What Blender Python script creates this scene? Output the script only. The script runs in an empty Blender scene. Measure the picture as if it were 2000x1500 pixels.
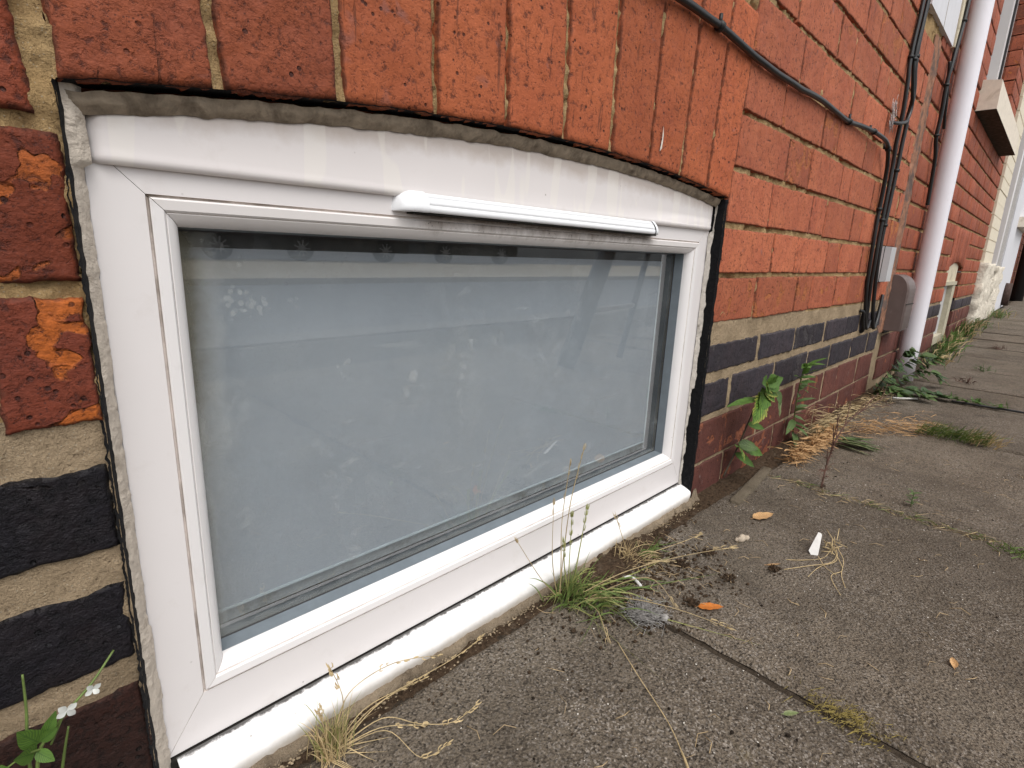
import bpy, math, random
import numpy as np
from mathutils import Vector, Matrix, noise as mnoise

R0 = random.Random(7)
C = bpy.context.scene.collection
ZOFF = 0.39          # everything is drawn with the eye at height 0, then lifted so the pavement lies near z = 0
STUFF = {'blades', 'yellow_blades', 'dry_blades', 'dry_stalks', 'seed_heads', 'moss_fronds', 'leaves', 'shrivelled_leaves'}
TOPS = []            # top-level objects, lifted together at the end

# ------------------------------------------------------------------ camera, light, exposure
cam = bpy.data.cameras.new('camera'); camo = bpy.data.objects.new('camera', cam); C.objects.link(camo)
def rot(a, b, g):
    Rx = np.array([[1,0,0],[0,math.cos(a),-math.sin(a)],[0,math.sin(a),math.cos(a)]])
    Ry = np.array([[math.cos(b),0,math.sin(b)],[0,1,0],[-math.sin(b),0,math.cos(b)]])
    Rz = np.array([[math.cos(g),-math.sin(g),0],[math.sin(g),math.cos(g),0],[0,0,1]])
    return Rz@Ry@Rx@np.array([[1,0,0],[0,0,-1],[0,1,0.]])
RC = rot(0.33604458, -0.76539949, -0.19810765)
M = Matrix(((RC[0][0], -RC[1][0], -RC[2][0], 0), (RC[0][1], -RC[1][1], -RC[2][1], -0.365),
            (RC[0][2], -RC[1][2], -RC[2][2], ZOFF), (0, 0, 0, 1)))
camo.matrix_world = M
cam.sensor_width = 36; cam.lens = 36*1.05238544/2; cam.clip_start = 0.02; cam.clip_end = 500
bpy.context.scene.camera = camo
sc = bpy.context.scene
sc.view_settings.view_transform = 'Standard'; sc.view_settings.look = 'None'
sc.view_settings.gamma = 1; sc.view_settings.exposure = 0.30
w = bpy.data.worlds.new('World'); sc.world = w; w.use_nodes = True
nt = w.node_tree; nt.nodes.clear()
sky = nt.nodes.new('ShaderNodeTexSky'); sky.sky_type = 'NISHITA'; sky.sun_disc = False
SUN_EL, SUN_AZ = math.radians(58), math.radians(200)      # azimuth clockwise from +Y
sky.sun_elevation = SUN_EL; sky.sun_rotation = SUN_AZ
sky.dust_density = 3.0; sky.air_density = 1.0
hs = nt.nodes.new('ShaderNodeHueSaturation'); hs.inputs['Saturation'].default_value = 0.12
bg = nt.nodes.new('ShaderNodeBackground'); bg.inputs['Strength'].default_value = 0.15
wo = nt.nodes.new('ShaderNodeOutputWorld')
nt.links.new(sky.outputs[0], hs.inputs['Color']); nt.links.new(hs.outputs[0], bg.inputs['Color']); nt.links.new(bg.outputs[0], wo.inputs[0])
sl = bpy.data.lights.new('sun', 'SUN'); sl.energy = 1.5; sl.angle = math.radians(50); sl.color = (1, 0.96, 0.91)
so = bpy.data.objects.new('sun', sl); C.objects.link(so)
sd = Vector((math.sin(SUN_AZ)*math.cos(SUN_EL), math.cos(SUN_AZ)*math.cos(SUN_EL), math.sin(SUN_EL)))
so.rotation_euler = sd.to_track_quat('Z', 'Y').to_euler(); so.location = sd*20

# ------------------------------------------------------------------ helpers
def zg(x):
    return float(np.interp(x, [0, 2.2, 3, 3.67, 4.76, 7.5, 10, 20, 60], [-.389, -.389, -.383, -.362, -.328, -.308, -.298, -.26, -.1]))
def nz(x, y, z=0.0): return mnoise.noise(Vector((x, y, z)))
def fb(x, y, z=0.0, o=4): return mnoise.fractal(Vector((x, y, z)), 1.0, 2.0, o)
def link(o, parent):
    C.objects.link(o)
    if parent is not None: o.parent = parent
    else: TOPS.append(o)
    return o
def mesh(name, V, F, mats, parent=None, smooth=True, loc=None, fm=None, attr=None, uv=None):
    me = bpy.data.meshes.new(name); me.from_pydata([tuple(v) for v in V], [], F)
    for m in (mats if isinstance(mats, (list, tuple)) else [mats]): me.materials.append(m)
    if fm: me.polygons.foreach_set('material_index', fm)
    if smooth: me.polygons.foreach_set('use_smooth', [True]*len(F))
    if attr is not None:
        a = me.attributes.new('edge', 'FLOAT', 'POINT'); a.data.foreach_set('value', attr)
    if uv is not None:
        l = me.uv_layers.new(name='UVMap')
        for p in me.polygons:
            for li, vi in zip(p.loop_indices, p.vertices): l.data[li].uv = uv[vi]
    me.update()
    o = bpy.data.objects.new(name, me)
    if loc is not None: o.location = loc
    if name in STUFF: o['kind'] = 'stuff'
    return link(o, parent)
def tag(o, label=None, cat=None, group=None, kind=None):
    if label: o['label'] = label
    if cat: o['category'] = cat
    if group: o['group'] = group
    if kind: o['kind'] = kind
    return o
def thing(name, label, cat, loc=(0, 0, 0), group=None):
    o = bpy.data.objects.new(name, None); o.location = loc; o.empty_display_size = .05
    link(o, None); return tag(o, label, cat, group)
class MB:
    """collects simple shapes in one mesh"""
    def __init__(s): s.V = []; s.F = []; s.fm = []; s.uv = []; s.cur = 0
    def add(s, V, F, uv=None):
        n = len(s.V); s.V += [tuple(v) for v in V]; s.F += [tuple(i+n for i in f) for f in F]; s.fm += [s.cur]*len(F)
        s.uv += (uv if uv else [(0, 0)]*len(V))
    def box(s, x0, x1, y0, y1, z0, z1):
        s.add([(x0,y0,z0),(x1,y0,z0),(x1,y1,z0),(x0,y1,z0),(x0,y0,z1),(x1,y0,z1),(x1,y1,z1),(x0,y1,z1)],
              [(0,3,2,1),(4,5,6,7),(0,1,5,4),(1,2,6,5),(2,3,7,6),(3,0,4,7)])
    def tube(s, P, r, n=6, cap=True):
        P = [Vector(p) for p in P]; rs = r if isinstance(r, (list, tuple)) else [r]*len(P)
        V = []; F = []; up = Vector((0.13, 0.37, 0.92))
        for i, p in enumerate(P):
            t = (P[min(i+1, len(P)-1)]-P[max(i-1, 0)])
            t = t.normalized() if t.length > 1e-9 else Vector((0,0,1))
            a = t.cross(up)
            if a.length < .05: a = t.cross(Vector((1, 0, 0)))
            a.normalize(); b = t.cross(a)
            for k in range(n):
                c = 2*math.pi*k/n; V.append(p+(a*math.cos(c)+b*math.sin(c))*rs[i])
        for i in range(len(P)-1):
            for k in range(n): F.append((i*n+k, i*n+(k+1) % n, (i+1)*n+(k+1) % n, (i+1)*n+k))
        if cap: F.append(tuple(range(n-1, -1, -1))); F.append(tuple((len(P)-1)*n+k for k in range(n)))
        s.add(V, F)
    def blade(s, P, w, fold=0.25, side=None):
        """grass blade: a folded tapering ribbon along points P"""
        P = [Vector(p) for p in P]; m = len(P); V = []; F = []; uv = []
        for i, p in enumerate(P):
            t = (P[min(i+1, m-1)]-P[max(i-1, 0)]).normalized()
            a = t.cross(side if side else Vector((0.3, -0.9, 0.3)))
            if a.length < .05: a = Vector((1, 0, 0))
            a.normalize(); b = a.cross(t); u = i/(m-1)
            ww = w*(1-u**2.2)*(.55+.45*min(1, u*4)) if i < m-1 else w*.04
            V += [p-a*ww/2, p+b*ww*fold, p+a*ww/2]; uv += [(0, u), (.5, u), (1, u)]
        for i in range(m-1):
            F += [(3*i, 3*i+1, 3*i+4, 3*i+3), (3*i+1, 3*i+2, 3*i+5, 3*i+4)]
        s.add(V, F, uv)
    def rock(s, c, r, rng, sq=(1, 1, .6)):
        V = []; F = []; n = 6; rings = [(-.8, .55), (0, 1), (.75, .6)]
        for zz, rr in rings:
            for k in range(n):
                a = 2*math.pi*(k+.5*(zz > 0))/n; q = rr*rng.uniform(.7, 1.2)
                V.append((c[0]+r*sq[0]*q*math.cos(a), c[1]+r*sq[1]*q*math.sin(a), c[2]+r*sq[2]*(zz+rng.uniform(-.15, .15))))
        for i in range(2):
            for k in range(n): F.append((i*n+k, i*n+(k+1) % n, (i+1)*n+(k+1) % n, (i+1)*n+k))
        F.append(tuple(range(n-1, -1, -1))); F.append(tuple(2*n+k for k in range(n)))
        s.add(V, F)
    def build(s, name, mats, parent=None, smooth=True, uv=False, loc=None):
        return mesh(name, s.V, s.F, mats, parent, smooth, fm=s.fm, uv=(s.uv if uv else None), loc=loc)

# ------------------------------------------------------------------ materials
class T:
    def __init__(s, name):
        s.m = bpy.data.materials.new(name); s.m.use_nodes = True; s.t = s.m.node_tree
        s.b = s.t.nodes['Principled BSDF']; s.out = s.t.nodes['Material Output']; s.c = None; s.rnd = None
    def n(s, k): return s.t.nodes.new(k)
    def l(s, a, b): s.t.links.new(a, b)
    def setin(s, sock, v):
        if isinstance(v, bpy.types.NodeSocket): s.l(v, sock)
        else: sock.default_value = v if not (isinstance(v, tuple) and len(v) == 3 and sock.type == 'RGBA') else (*v, 1)
    def coord(s, rnd=False, scale=(1, 1, 1)):
        c = s.n('ShaderNodeTexCoord').outputs['Object']
        mp = s.n('ShaderNodeMapping'); mp.inputs['Scale'].default_value = scale; s.l(c, mp.inputs['Vector'])
        if rnd:
            oi = s.n('ShaderNodeObjectInfo'); s.rnd = oi.outputs['Random']
            cm = s.n('ShaderNodeMath'); cm.operation = 'MULTIPLY'; cm.inputs[1].default_value = 37; s.l(s.rnd, cm.inputs[0])
            cb = s.n('ShaderNodeCombineXYZ'); s.l(cm.outputs[0], cb.inputs[0]); s.l(cm.outputs[0], cb.inputs[1])
            s.l(cb.outputs[0], mp.inputs['Location'])
        s.c = mp.outputs[0]; return s.c
    def noise(s, scale, detail=4, rough=.55, vec=None, dist=0, out='Fac'):
        n = s.n('ShaderNodeTexNoise'); n.inputs['Scale'].default_value = scale; n.inputs['Detail'].default_value = detail
        n.inputs['Roughness'].default_value = rough; n.inputs['Distortion'].default_value = dist
        s.l(vec or s.c, n.inputs['Vector']); return n.outputs[out]
    def vor(s, scale, feature='F1', out='Distance', vec=None, rand=1):
        n = s.n('ShaderNodeTexVoronoi'); n.feature = feature; n.inputs['Scale'].default_value = scale
        n.inputs['Randomness'].default_value = rand
        s.l(vec or s.c, n.inputs['Vector']); return n.outputs[out]
    def stretch(s, sc_, rotv=(0, 0, 0)):
        mp = s.n('ShaderNodeMapping'); mp.inputs['Scale'].default_value = sc_; mp.inputs['Rotation'].default_value = rotv
        s.l(s.c, mp.inputs['Vector']); return mp.outputs[0]
    def ramp(s, f, a, b, c0=0., c1=1.):
        r = s.n('ShaderNodeMapRange'); r.inputs[1].default_value = a; r.inputs[2].default_value = b
        r.inputs[3].default_value = c0; r.inputs[4].default_value = c1; s.l(f, r.inputs[0]); return r.outputs[0]
    def mix(s, f, a, b, mode='MIX'):
        m = s.n('ShaderNodeMix'); m.data_type = 'RGBA'; m.blend_type = mode
        s.setin(m.inputs[0], f); s.setin(m.inputs[6], a); s.setin(m.inputs[7], b); return m.outputs[2]
    def math(s, op, a, b=0.):
        m = s.n('ShaderNodeMath'); m.operation = op; s.setin(m.inputs[0], a); s.setin(m.inputs[1], b); m.use_clamp = False; return m.outputs[0]
    def attr(s, name):
        a = s.n('ShaderNodeAttribute'); a.attribute_name = name; return a.outputs['Fac']
    def sep(s, vec=None):
        x = s.n('ShaderNodeSeparateXYZ'); s.l(vec or s.c, x.inputs[0]); return x.outputs
    def bump(s, h, strength=.5, dist=.002):
        b = s.n('ShaderNodeBump'); b.inputs['Strength'].default_value = strength; b.inputs['Distance'].default_value = dist
        s.l(h, b.inputs['Height'])
        if s.b.inputs['Normal'].is_linked: s.l(s.b.inputs['Normal'].links[0].from_socket, b.inputs['Normal'])
        s.l(b.outputs[0], s.b.inputs['Normal'])
    def fin(s, col, rough=.7, spec=.3, **k):
        s.setin(s.b.inputs['Base Color'], col); s.setin(s.b.inputs['Roughness'], rough)
        s.b.inputs['Specular IOR Level'].default_value = spec
        for a, v in k.items(): s.setin(s.b.inputs[a.replace('_', ' ')], v)
        return s.m

def brick_mat(name, c1, c2, spall=(.5, .15, .04), spall_amt=.5, pit=(.035, .012, .01), rough=.72, spec=.25, dusty=None, streak=True, bump=1.0, soot=(.07, .03, .02)):
    t = T(name); t.coord(True)
    big = t.noise(14, 4, .6); mid = t.noise(60, 5, .65)
    col = t.mix(t.ramp(big, .35, .65), c1, c2)
    # tone of the whole brick
    tone = t.ramp(t.rnd, 0, 1, .74, 1.16)
    hsv = t.n('ShaderNodeHueSaturation'); t.l(tone, hsv.inputs['Value']); t.l(col, hsv.inputs['Color']); col = hsv.outputs[0]
    col = t.mix(t.ramp(mid, .45, .7, 0, .35), col, tuple(x*.62 for x in c1))
    # face blown off in patches: rough bright clay below the fireskin
    spn = t.noise(22, 3, .55, dist=.4)
    thr = t.math('SUBTRACT', spn, t.ramp(t.rnd, 0, 1, .50, .50+.40*(1-spall_amt)+.12))
    spm = t.ramp(thr, .05, .065) if spall_amt >= 0 else t.ramp(thr, 9, 9.1)
    fine = t.noise(260, 4, .7, vec=t.stretch((.5, .5, 1.3)))
    sp2 = t.mix(t.ramp(fine, .3, .7), tuple(x*.55 for x in spall), spall)
    col = t.mix(spm, col, sp2)
    # dark pits and specks
    v = t.vor(130); vs = t.noise(45, 2)
    pm = t.math('MULTIPLY', t.ramp(v, .14, .22, 1, 0), t.ramp(vs, .50, .60))
    v2 = t.vor(420); pm2 = t.math('MULTIPLY', t.ramp(v2, .16, .3, 1, 0), t.ramp(t.noise(70, 2), .46, .62, 0, .8))
    col = t.mix(pm, col, pit); col = t.mix(pm2, col, tuple(x*1.3 for x in pit))
    h = t.math('SUBTRACT', t.ramp(fine, 0, 1, 0, .25), t.math('MULTIPLY', pm, .9))
    if streak:
        st = t.noise(55, 3, .6, vec=t.stretch((3.2, 1, .35), (0, .12, 0)), dist=.6)
        sm = t.ramp(st, .64, .70); col = t.mix(t.math('MULTIPLY', sm, .65), col, soot)
        h = t.math('SUBTRACT', h, t.math('MULTIPLY', sm, .5))
        crk = t.vor(9, 'DISTANCE_TO_EDGE', vec=t.mix(.06, t.stretch((1, 1, 2.0), (0, .5, 0)), t.noise(30, 3, out='Color')))
        cm = t.math('MULTIPLY', t.ramp(crk, .002, .006, .6, 0), t.ramp(t.noise(13, 2), .62, .66))
        col = t.mix(t.math('MULTIPLY', cm, .8), col, pit); h = t.math('SUBTRACT', h, cm)
    h = t.math('SUBTRACT', h, t.math('MULTIPLY', spm, 1.2))
    # grey fireskin bloom / lime dust
    gb = t.ramp(t.noise(30, 3, .6, dist=.5), .66, .74, 0, .55)
    col = t.mix(gb, col, dusty or (.22, .13, .13))
    # sooty arrises
    e = t.math('ADD', t.attr('edge'), t.ramp(t.noise(150, 3), 0, 1, -.0035, .0035))
    em = t.ramp(e, .0, .0020, .7, 0); col = t.mix(em, col, soot)
    micro = t.noise(620, 3, .7, vec=t.stretch((.8, 1, 1.2))); dents = t.noise(170, 5, .72, dist=.3)
    dk = t.ramp(dents, .36, .45, .75, 0); col = t.mix(dk, col, tuple(x*1.6 for x in pit))
    col = t.mix(t.ramp(micro, .40, .66, .32, 0), col, tuple(x*.5 for x in c2)); col = t.mix(t.ramp(micro, .60, .75, 0, .22), col, tuple(min(1, x*1.5) for x in c1))
    t.bump(h, .75*bump, .0016); t.bump(mid, .5*bump, .003); t.bump(t.math('MINIMUM', dents, .5), .8*bump, .0030); t.bump(micro, .35*bump, .0008)
    return t.fin(col, t.ramp(mid, .3, .7, rough-.12, rough+.12), spec)

m_red = brick_mat('red_brick', (.54, .165, .078), (.43, .118, .060), spall=(.52, .17, .06), spall_amt=.22)
m_spall = brick_mat('spalled_red_brick', (.50, .150, .072), (.40, .108, .056), spall=(.62, .21, .065), spall_amt=.9)
m_arch = brick_mat('arch_brick', (.52, .142, .055), (.42, .106, .044), spall_amt=-.4)
m_arch_left = brick_mat('shaded_arch_brick', (.29, .076, .031), (.215, .055, .028), spall_amt=-.4, bump=1.4)  # darker copy: the dimmer left end painted into the colour
m_red_left = brick_mat('weathered_shaded_red_brick', (.23, .050, .021), (.16, .036, .019), spall=(.48, .125, .028), spall_amt=1.1, streak=False, bump=1.5)  # weaker light on the left put into the base colour
m_red_patch = brick_mat('patchy_shaded_red_brick', (.22, .048, .021), (.15, .034, .019), spall=(.56, .145, .026), spall_amt=1.45, streak=False, bump=1.5)  # same darkened base for the dim left, with spalled patches
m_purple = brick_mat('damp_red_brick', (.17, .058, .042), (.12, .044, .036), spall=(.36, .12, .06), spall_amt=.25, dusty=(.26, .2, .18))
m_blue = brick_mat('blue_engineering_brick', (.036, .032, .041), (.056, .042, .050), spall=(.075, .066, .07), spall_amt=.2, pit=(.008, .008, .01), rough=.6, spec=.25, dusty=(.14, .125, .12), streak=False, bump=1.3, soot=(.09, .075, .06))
m_blue_left = brick_mat('shaded_blue_brick', (.010, .010, .015), (.016, .012, .014), spall=(.03, .022, .022), spall_amt=.25, pit=(.004, .004, .006), rough=.55, spec=.22, dusty=(.03, .02, .019), streak=False, bump=2.2, soot=(.03, .026, .022))  # blue brick copy, darkened for the dimmer left side
m_damp_left = brick_mat('shaded_damp_brick', (.038, .014, .010), (.020, .010, .008), spall=(.13, .035, .02), spall_amt=.35, pit=(.01, .006, .005), dusty=(.07, .04, .03), streak=False, bump=2.0)  # damp brick copy, darkened for the dimmer left side
m_far = brick_mat('far_red_brick', (.42, .12, .06), (.33, .085, .045), spall_amt=.4)

def mortar_mat(name, a, b, dark):
    t = T(name); t.coord()
    g = t.noise(170, 6, .7); bnz = t.noise(18, 3); fine = t.noise(700, 3, .7)
    col = t.mix(t.ramp(bnz, .35, .65), a, b)
    col = t.mix(t.ramp(g, .42, .30, 0, .75), col, dark)
    col = t.mix(t.ramp(t.vor(420), .12, .2, .5, 0), col, (.5, .45, .36))
    col = t.mix(t.ramp(fine, .35, .65, .25, 0), col, dark)
    t.bump(g, 1.0, .0045); t.bump(fine, .8, .0016)
    return t.fin(col, .92, .1)
m_mort = mortar_mat('sandy_lime_mortar', (.56, .39, .20), (.38, .25, .115), (.09, .056, .03))
m_ceme = mortar_mat('beige_cement_mortar', (.46, .35, .23), (.33, .25, .16), (.12, .085, .055))

def pvc_mat(name, stain_fn=None, base=(.755, .72, .715)):
    t = T(name); t.coord()
    big = t.noise(9, 3); col = t.mix(t.ramp(big, .3, .7), base, tuple(x*.965 for x in base))
    fl = t.math('MULTIPLY', t.ramp(t.vor(70), .05, .08, 1, 0), t.ramp(t.noise(20, 2), .60, .68)); col = t.mix(t.math('MULTIPLY', fl, .7), col, (.16, .12, .09))
    sm = t.ramp(t.noise(40, 5, .7), .58, .80, 0, .16); col = t.mix(sm, col, (.42, .35, .29))
    if stain_fn: col = stain_fn(t, col)
    t.bump(t.noise(120, 2), .05, .001)
    return t.fin(col, .32, .45)
def stain_panel(t, col):       # rain dirt run down below the sealant, and sun-bleached sticker ghosts
    x, y, z = t.sep()
    d = t.math('SUBTRACT', t.math('MULTIPLY', t.math('POWER', t.math('SUBTRACT', x, .47), 2.), -.125), z)   # -k(x-c)^2 - z
    d = t.math('ADD', d, .0875)
    d = t.math('ADD', d, t.ramp(t.noise(45, 5, .65), 0, 1, -.010, .010))
    col = t.mix(t.ramp(d, 0, .012, .5, 0), col, (.42, .32, .24))
    g = t.noise(30, 1, .4, vec=t.stretch((1.6, 1, .35))); g2 = t.noise(85, 0, .2, vec=t.stretch((1, 1, .15)))
    m = t.math('MULTIPLY', t.ramp(g, .55, .57), t.ramp(g2, .45, .5)); col = t.mix(t.math('MULTIPLY', m, .35), col, (.83, .79, .72))
    return col
def stain_vent(t, col):        # black grime below the trickle vent
    x, y, z = t.sep()
    mx = t.math('MULTIPLY', t.ramp(x, .262, .285), t.ramp(x, .655, .625))
    zz = t.math('ADD', z, t.ramp(t.noise(60, 6, .7, vec=t.stretch((1, 1, .4))), 0, 1, -.014, .014))
    mz = t.math('MULTIPLY', t.ramp(zz, .012, .027), t.ramp(z, .05, .045))
    k = t.math('MULTIPLY', mx, mz); col = t.mix(t.math('MULTIPLY', k, .85), col, (.14, .095, .06))
    sp = t.math('MULTIPLY', t.ramp(t.vor(300), .12, .25, 1, 0), k); return t.mix(sp, col, (.03, .02, .015))
def stain_sill(t, col):
    x, y, z = t.sep()
    zz = t.math('ADD', z, t.ramp(t.noise(70, 5, .7), 0, 1, -.008, .008))
    col = t.mix(t.ramp(zz, -.370, -.388, 0, .85), col, (.42, .35, .26))
    yy = t.math('ADD', y, t.ramp(t.noise(150, 5, .7), 0, 1, -.004, .004))
    return t.mix(t.ramp(yy, .0155, .0175, 0, .9), col, (.02, .016, .014))
m_pvc = pvc_mat('white_upvc'); m_pvc_panel = pvc_mat('grubby_white_upvc', stain_panel, (.755, .71, .70))
m_pvc_top = pvc_mat('white_upvc_vent_stain', stain_vent); m_pvc_sill = pvc_mat('white_upvc_sill', stain_sill, (.77, .76, .755))
m_pvc_bead = pvc_mat('white_upvc_bead', None, (.79, .765, .76))
m_pvc_bead_top = pvc_mat('white_upvc_bead_stain', stain_vent, (.78, .745, .73))

def plain(name, col, rough=.6, spec=.4, var=.15, sc_=60, bump=.2, bd=.001, dirt=None, dirt_t=(.55, .75), **k):
    t = T(name); t.coord(); n = t.noise(sc_, 5, .65)
    c = t.mix(t.ramp(n, .3, .7), tuple(x*(1-var) for x in col), tuple(min(1, x*(1+var)) for x in col))
    if dirt: c = t.mix(t.ramp(t.noise(sc_*.35, 5, .7, dist=.4), dirt_t[0], dirt_t[1], 0, .85), c, dirt)
    if bump: t.bump(n, bump, bd)
    return t.fin(c, rough, spec, **k)
m_seal = plain('perished_sealant', (.60, .53, .45), .85, .15, .13, 160, 1.0, .003, (.26, .205, .15), (.56, .78))
m_seal_top = plain('brown_sealant', (.29, .235, .175), .85, .15, .25, 120, .6, .002, (.07, .052, .038), (.5, .72))
m_seal_r = plain('grey_sealant', (.54, .50, .45), .85, .15, .2, 130, .7, .002, (.10, .08, .06), (.56, .70))
m_bitu_shade = plain('black_bitumen_and_gap_shade', (.006, .006, .007), .75, .15, .3, 140, .9, .002, (.05, .045, .04), (.62, .8))  # also stands in for gap and soffit shade
m_gask = plain('grey_rubber_gasket', (.15, .175, .195), .35, .5, .12, 50, .05)
m_gask_in = plain('black_rubber_lip', (.02, .02, .022), .5, .4, .1, 50, .05)
m_dark = plain('painted_darkness', (.03, .027, .024), .9, .1)  # near-black colour standing in for unlit gaps and hollows
m_film_edge = plain('pale_film_edge', (.55, .60, .62), .35, .5, .1, 60, 0)
m_void = plain('dirty_margin_backing', (.44, .455, .46), .8, .2, .15, 45, 0, .001, (.13, .115, .09), (.52, .75))
m_cable = plain('black_cable', (.012, .012, .013), .38, .5, .2, 60, .1)
m_clip = plain('black_clip', (.009, .009, .009), .5, .4)
m_pipe = plain('white_plastic_pipe', (.80, .78, .83), .3, .45, .02, 15, 0, .001, (.42, .38, .37), (.66, .74))
m_meter = plain('brown_plastic_box', (.135, .10, .092), .45, .4, .12, 30, .1, .001, (.33, .28, .26), (.60, .85))
m_junc = plain('pale_grey_plastic', (.50, .50, .51), .4, .4, .06, 30, .05, .001, (.25, .22, .2), (.66, .85))
m_stone = plain('painted_stone_sill', (.72, .645, .54), .8, .2, .1, 40, .4, .002, (.40, .33, .24), (.58, .8))
m_stone_under = plain('dark_sill_underside', (.085, .07, .055), .95, .1, .5, 60, .9, .006)
m_whitewash = plain('white_painted_stone', (.66, .66, .69), .7, .3, .04, 30, .2, .001, (.42, .38, .36), (.64, .8))
m_batten = plain('cream_painted_timber', (.62, .55, .41), .6, .3, .1, 50, .2, .001, (.20, .15, .09), (.55, .7))
m_cream = plain('cream_masonry_paint', (.70, .63, .50), .8, .2, .08, 40, .4, .003, (.17, .09, .06), (.70, .76))
m_render = plain('flaking_white_render', (.70, .64, .54), .9, .1, .15, 45, 1.0, .012, (.30, .24, .18), (.55, .75))
m_greystone = plain('grey_pebbledash', (.42, .40, .385), .95, .1, .35, 160, .9, .006)
m_rust_shade = plain('rusty_iron_gap_shade', (.06, .035, .028), .8, .3, .4, 60, .6)
m_darkpipe = plain('black_painted_iron', (.016, .016, .019), .4, .4)
m_timber = plain('weathered_cellar_frame', (.44, .40, .30), .8, .2, .15, 40, .4, .002, (.2, .17, .12), (.58, .75))
m_fluff = plain('grey_fluff', (.30, .285, .27), 1, .05, .3, 300, .6)
m_white_shard = plain('white_plaster', (.60, .585, .56), .8, .2, .08, 90, .4, .002)
m_pebble = plain('pale_stone', (.48, .40, .31), .85, .2, .25, 150, .7, .002)
m_soil = plain('dark_soil', (.060, .040, .026), .97, .05, .55, 220, 1.0, .004, (.14, .11, .08), (.56, .72))
m_crumb = plain('black_soil_crumb', (.022, .017, .013), .97, .05, .4, 300, .8)
m_fleck = plain('white_fleck', (.62, .58, .52), .8, .2, .2, 100, 0)
m_tanfleck = plain('straw_fleck', (.42, .31, .18), .8, .2, .3, 100, 0)
m_fillet = mortar_mat('dirty_mortar_fillet', (.20, .165, .12), (.13, .105, .075), (.04, .03, .02))
m_web = plain('grey_cobweb', (.42, .38, .37), 1, .05, .2, 200, .3)

def slab_mat():
    t = T('concrete_slab'); t.coord(True)
    base = t.mix(t.ramp(t.noise(5, 4, .6), .35, .65), (.175, .138, .101), (.250, .205, .156))
    wv = t.math('MULTIPLY', t.rnd, 1.); hsv = t.n('ShaderNodeHueSaturation'); t.l(t.ramp(t.rnd, 0, 1, .88, 1.14), hsv.inputs['Value']); t.l(base, hsv.inputs['Color']); base = hsv.outputs[0]
    ag = t.vor(560, out='Color'); sx = t.n('ShaderNodeSeparateColor'); t.l(ag, sx.inputs[0])
    col = t.mix(t.ramp(sx.outputs[0], .0, .40, .85, 0), base, (.024, .019, .015))
    big = t.ramp(t.noise(7, 3, .6), .4, .62)
    col = t.mix(t.math('MULTIPLY', t.ramp(sx.outputs[1], .70, .92, 0, .85), t.ramp(big, 0, 1, .35, 1)), col, (.42, .37, .32))
    n2 = t.noise(420, 4, .75); col = t.mix(t.ramp(n2, .36, .62, .6, 0), col, (.03, .025, .02))
    col = t.mix(t.ramp(t.noise(30, 6, .7), .52, .75, 0, .6), col, (.045, .036, .028)); col = t.mix(t.ramp(t.noise(3.2, 5, .65, dist=.6), .48, .66, 0, .45), col, (.06, .048, .036))
    col = t.mix(t.ramp(t.noise(17, 4, .7, dist=.5), .66, .76, 0, .35), col, (.15, .115, .045))    # lichen
    rs = t.n('ShaderNodeTexWhiteNoise'); t.l(t.stretch((1, 1, 1)), rs.inputs[0])
    h = t.math('ADD', t.vor(380), t.math('MULTIPLY', n2, .8))
    t.bump(h, .9, .0028); t.bump(t.noise(60, 4, .7), .6, .005)
    return t.fin(col, .9, .2)
m_slab = slab_mat()
m_joint = plain('sandy_joint_dirt', (.055, .043, .032), .97, .05, .4, 200, .9, .004)
m_road = plain('grey_asphalt', (.10, .10, .105), .9, .2, .25, 90, .4, .004)
m_kerb = plain('kerb_stone', (.15, .14, .13), .85, .2, .15, 40, .3, .003)
m_tanroad = plain('pale_concrete_apron', (.40, .34, .25), .9, .15, .15, 12, .2, .003)

def leaf_mat(name, c, edge=None, vein=None, tr=.25, rough=.5, var=.25):
    t = T(name); t.coord(True)
    uvn = t.n('ShaderNodeTexCoord').outputs['UV']; sx = t.n('ShaderNodeSeparateXYZ'); t.l(uvn, sx.inputs[0])
    u, v = sx.outputs[0], sx.outputs[1]
    n = t.noise(90, 3); col = t.mix(t.ramp(n, .3, .7), tuple(x*(1-var) for x in c), tuple(x*(1+var) for x in c))
    hsv = t.n('ShaderNodeHueSaturation'); t.l(t.ramp(t.rnd, 0, 1, .75, 1.2), hsv.inputs['Value']); t.l(col, hsv.inputs['Color']); col = hsv.outputs[0]
    au = t.math('ABSOLUTE', t.math('SUBTRACT', u, .5))
    if edge: 
        e = t.math('ADD', au, t.ramp(n, 0, 1, -.14, .14)); col = t.mix(t.ramp(e, .24, .44, 0, .9), col, edge)
    if vein:
        ph = t.math('SUBTRACT', t.math('MULTIPLY', v, 9.), t.math('MULTIPLY', au, 7.))
        fr = t.math('ABSOLUTE', t.math('SUBTRACT', t.math('FRACT', ph), .5))
        vm = t.math('MAXIMUM', t.ramp(fr, .10, .22, 1, 0), t.ramp(au, .015, .04, 1, 0)); col = t.mix(t.math('MULTIPLY', vm, .8), col, vein)
        t.bump(vm, .5, .001)
    tb = t.n('ShaderNodeBsdfTranslucent'); t.l(col, tb.inputs[0]); mx = t.n('ShaderNodeMixShader'); mx.inputs[0].default_value = tr
    m = t.fin(col, rough, .35); t.l(t.b.outputs[0], mx.inputs[1]); t.l(tb.outputs[0], mx.inputs[2]); t.l(mx.outputs[0], t.out.inputs[0]); return m
m_nettle = leaf_mat('yellowing_nettle_leaf', (.11, .20, .028), (.36, .35, .07), (.028, .075, .014))
m_fresh = leaf_mat('fresh_green_leaf', (.10, .19, .032), None, (.06, .13, .03))
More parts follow.
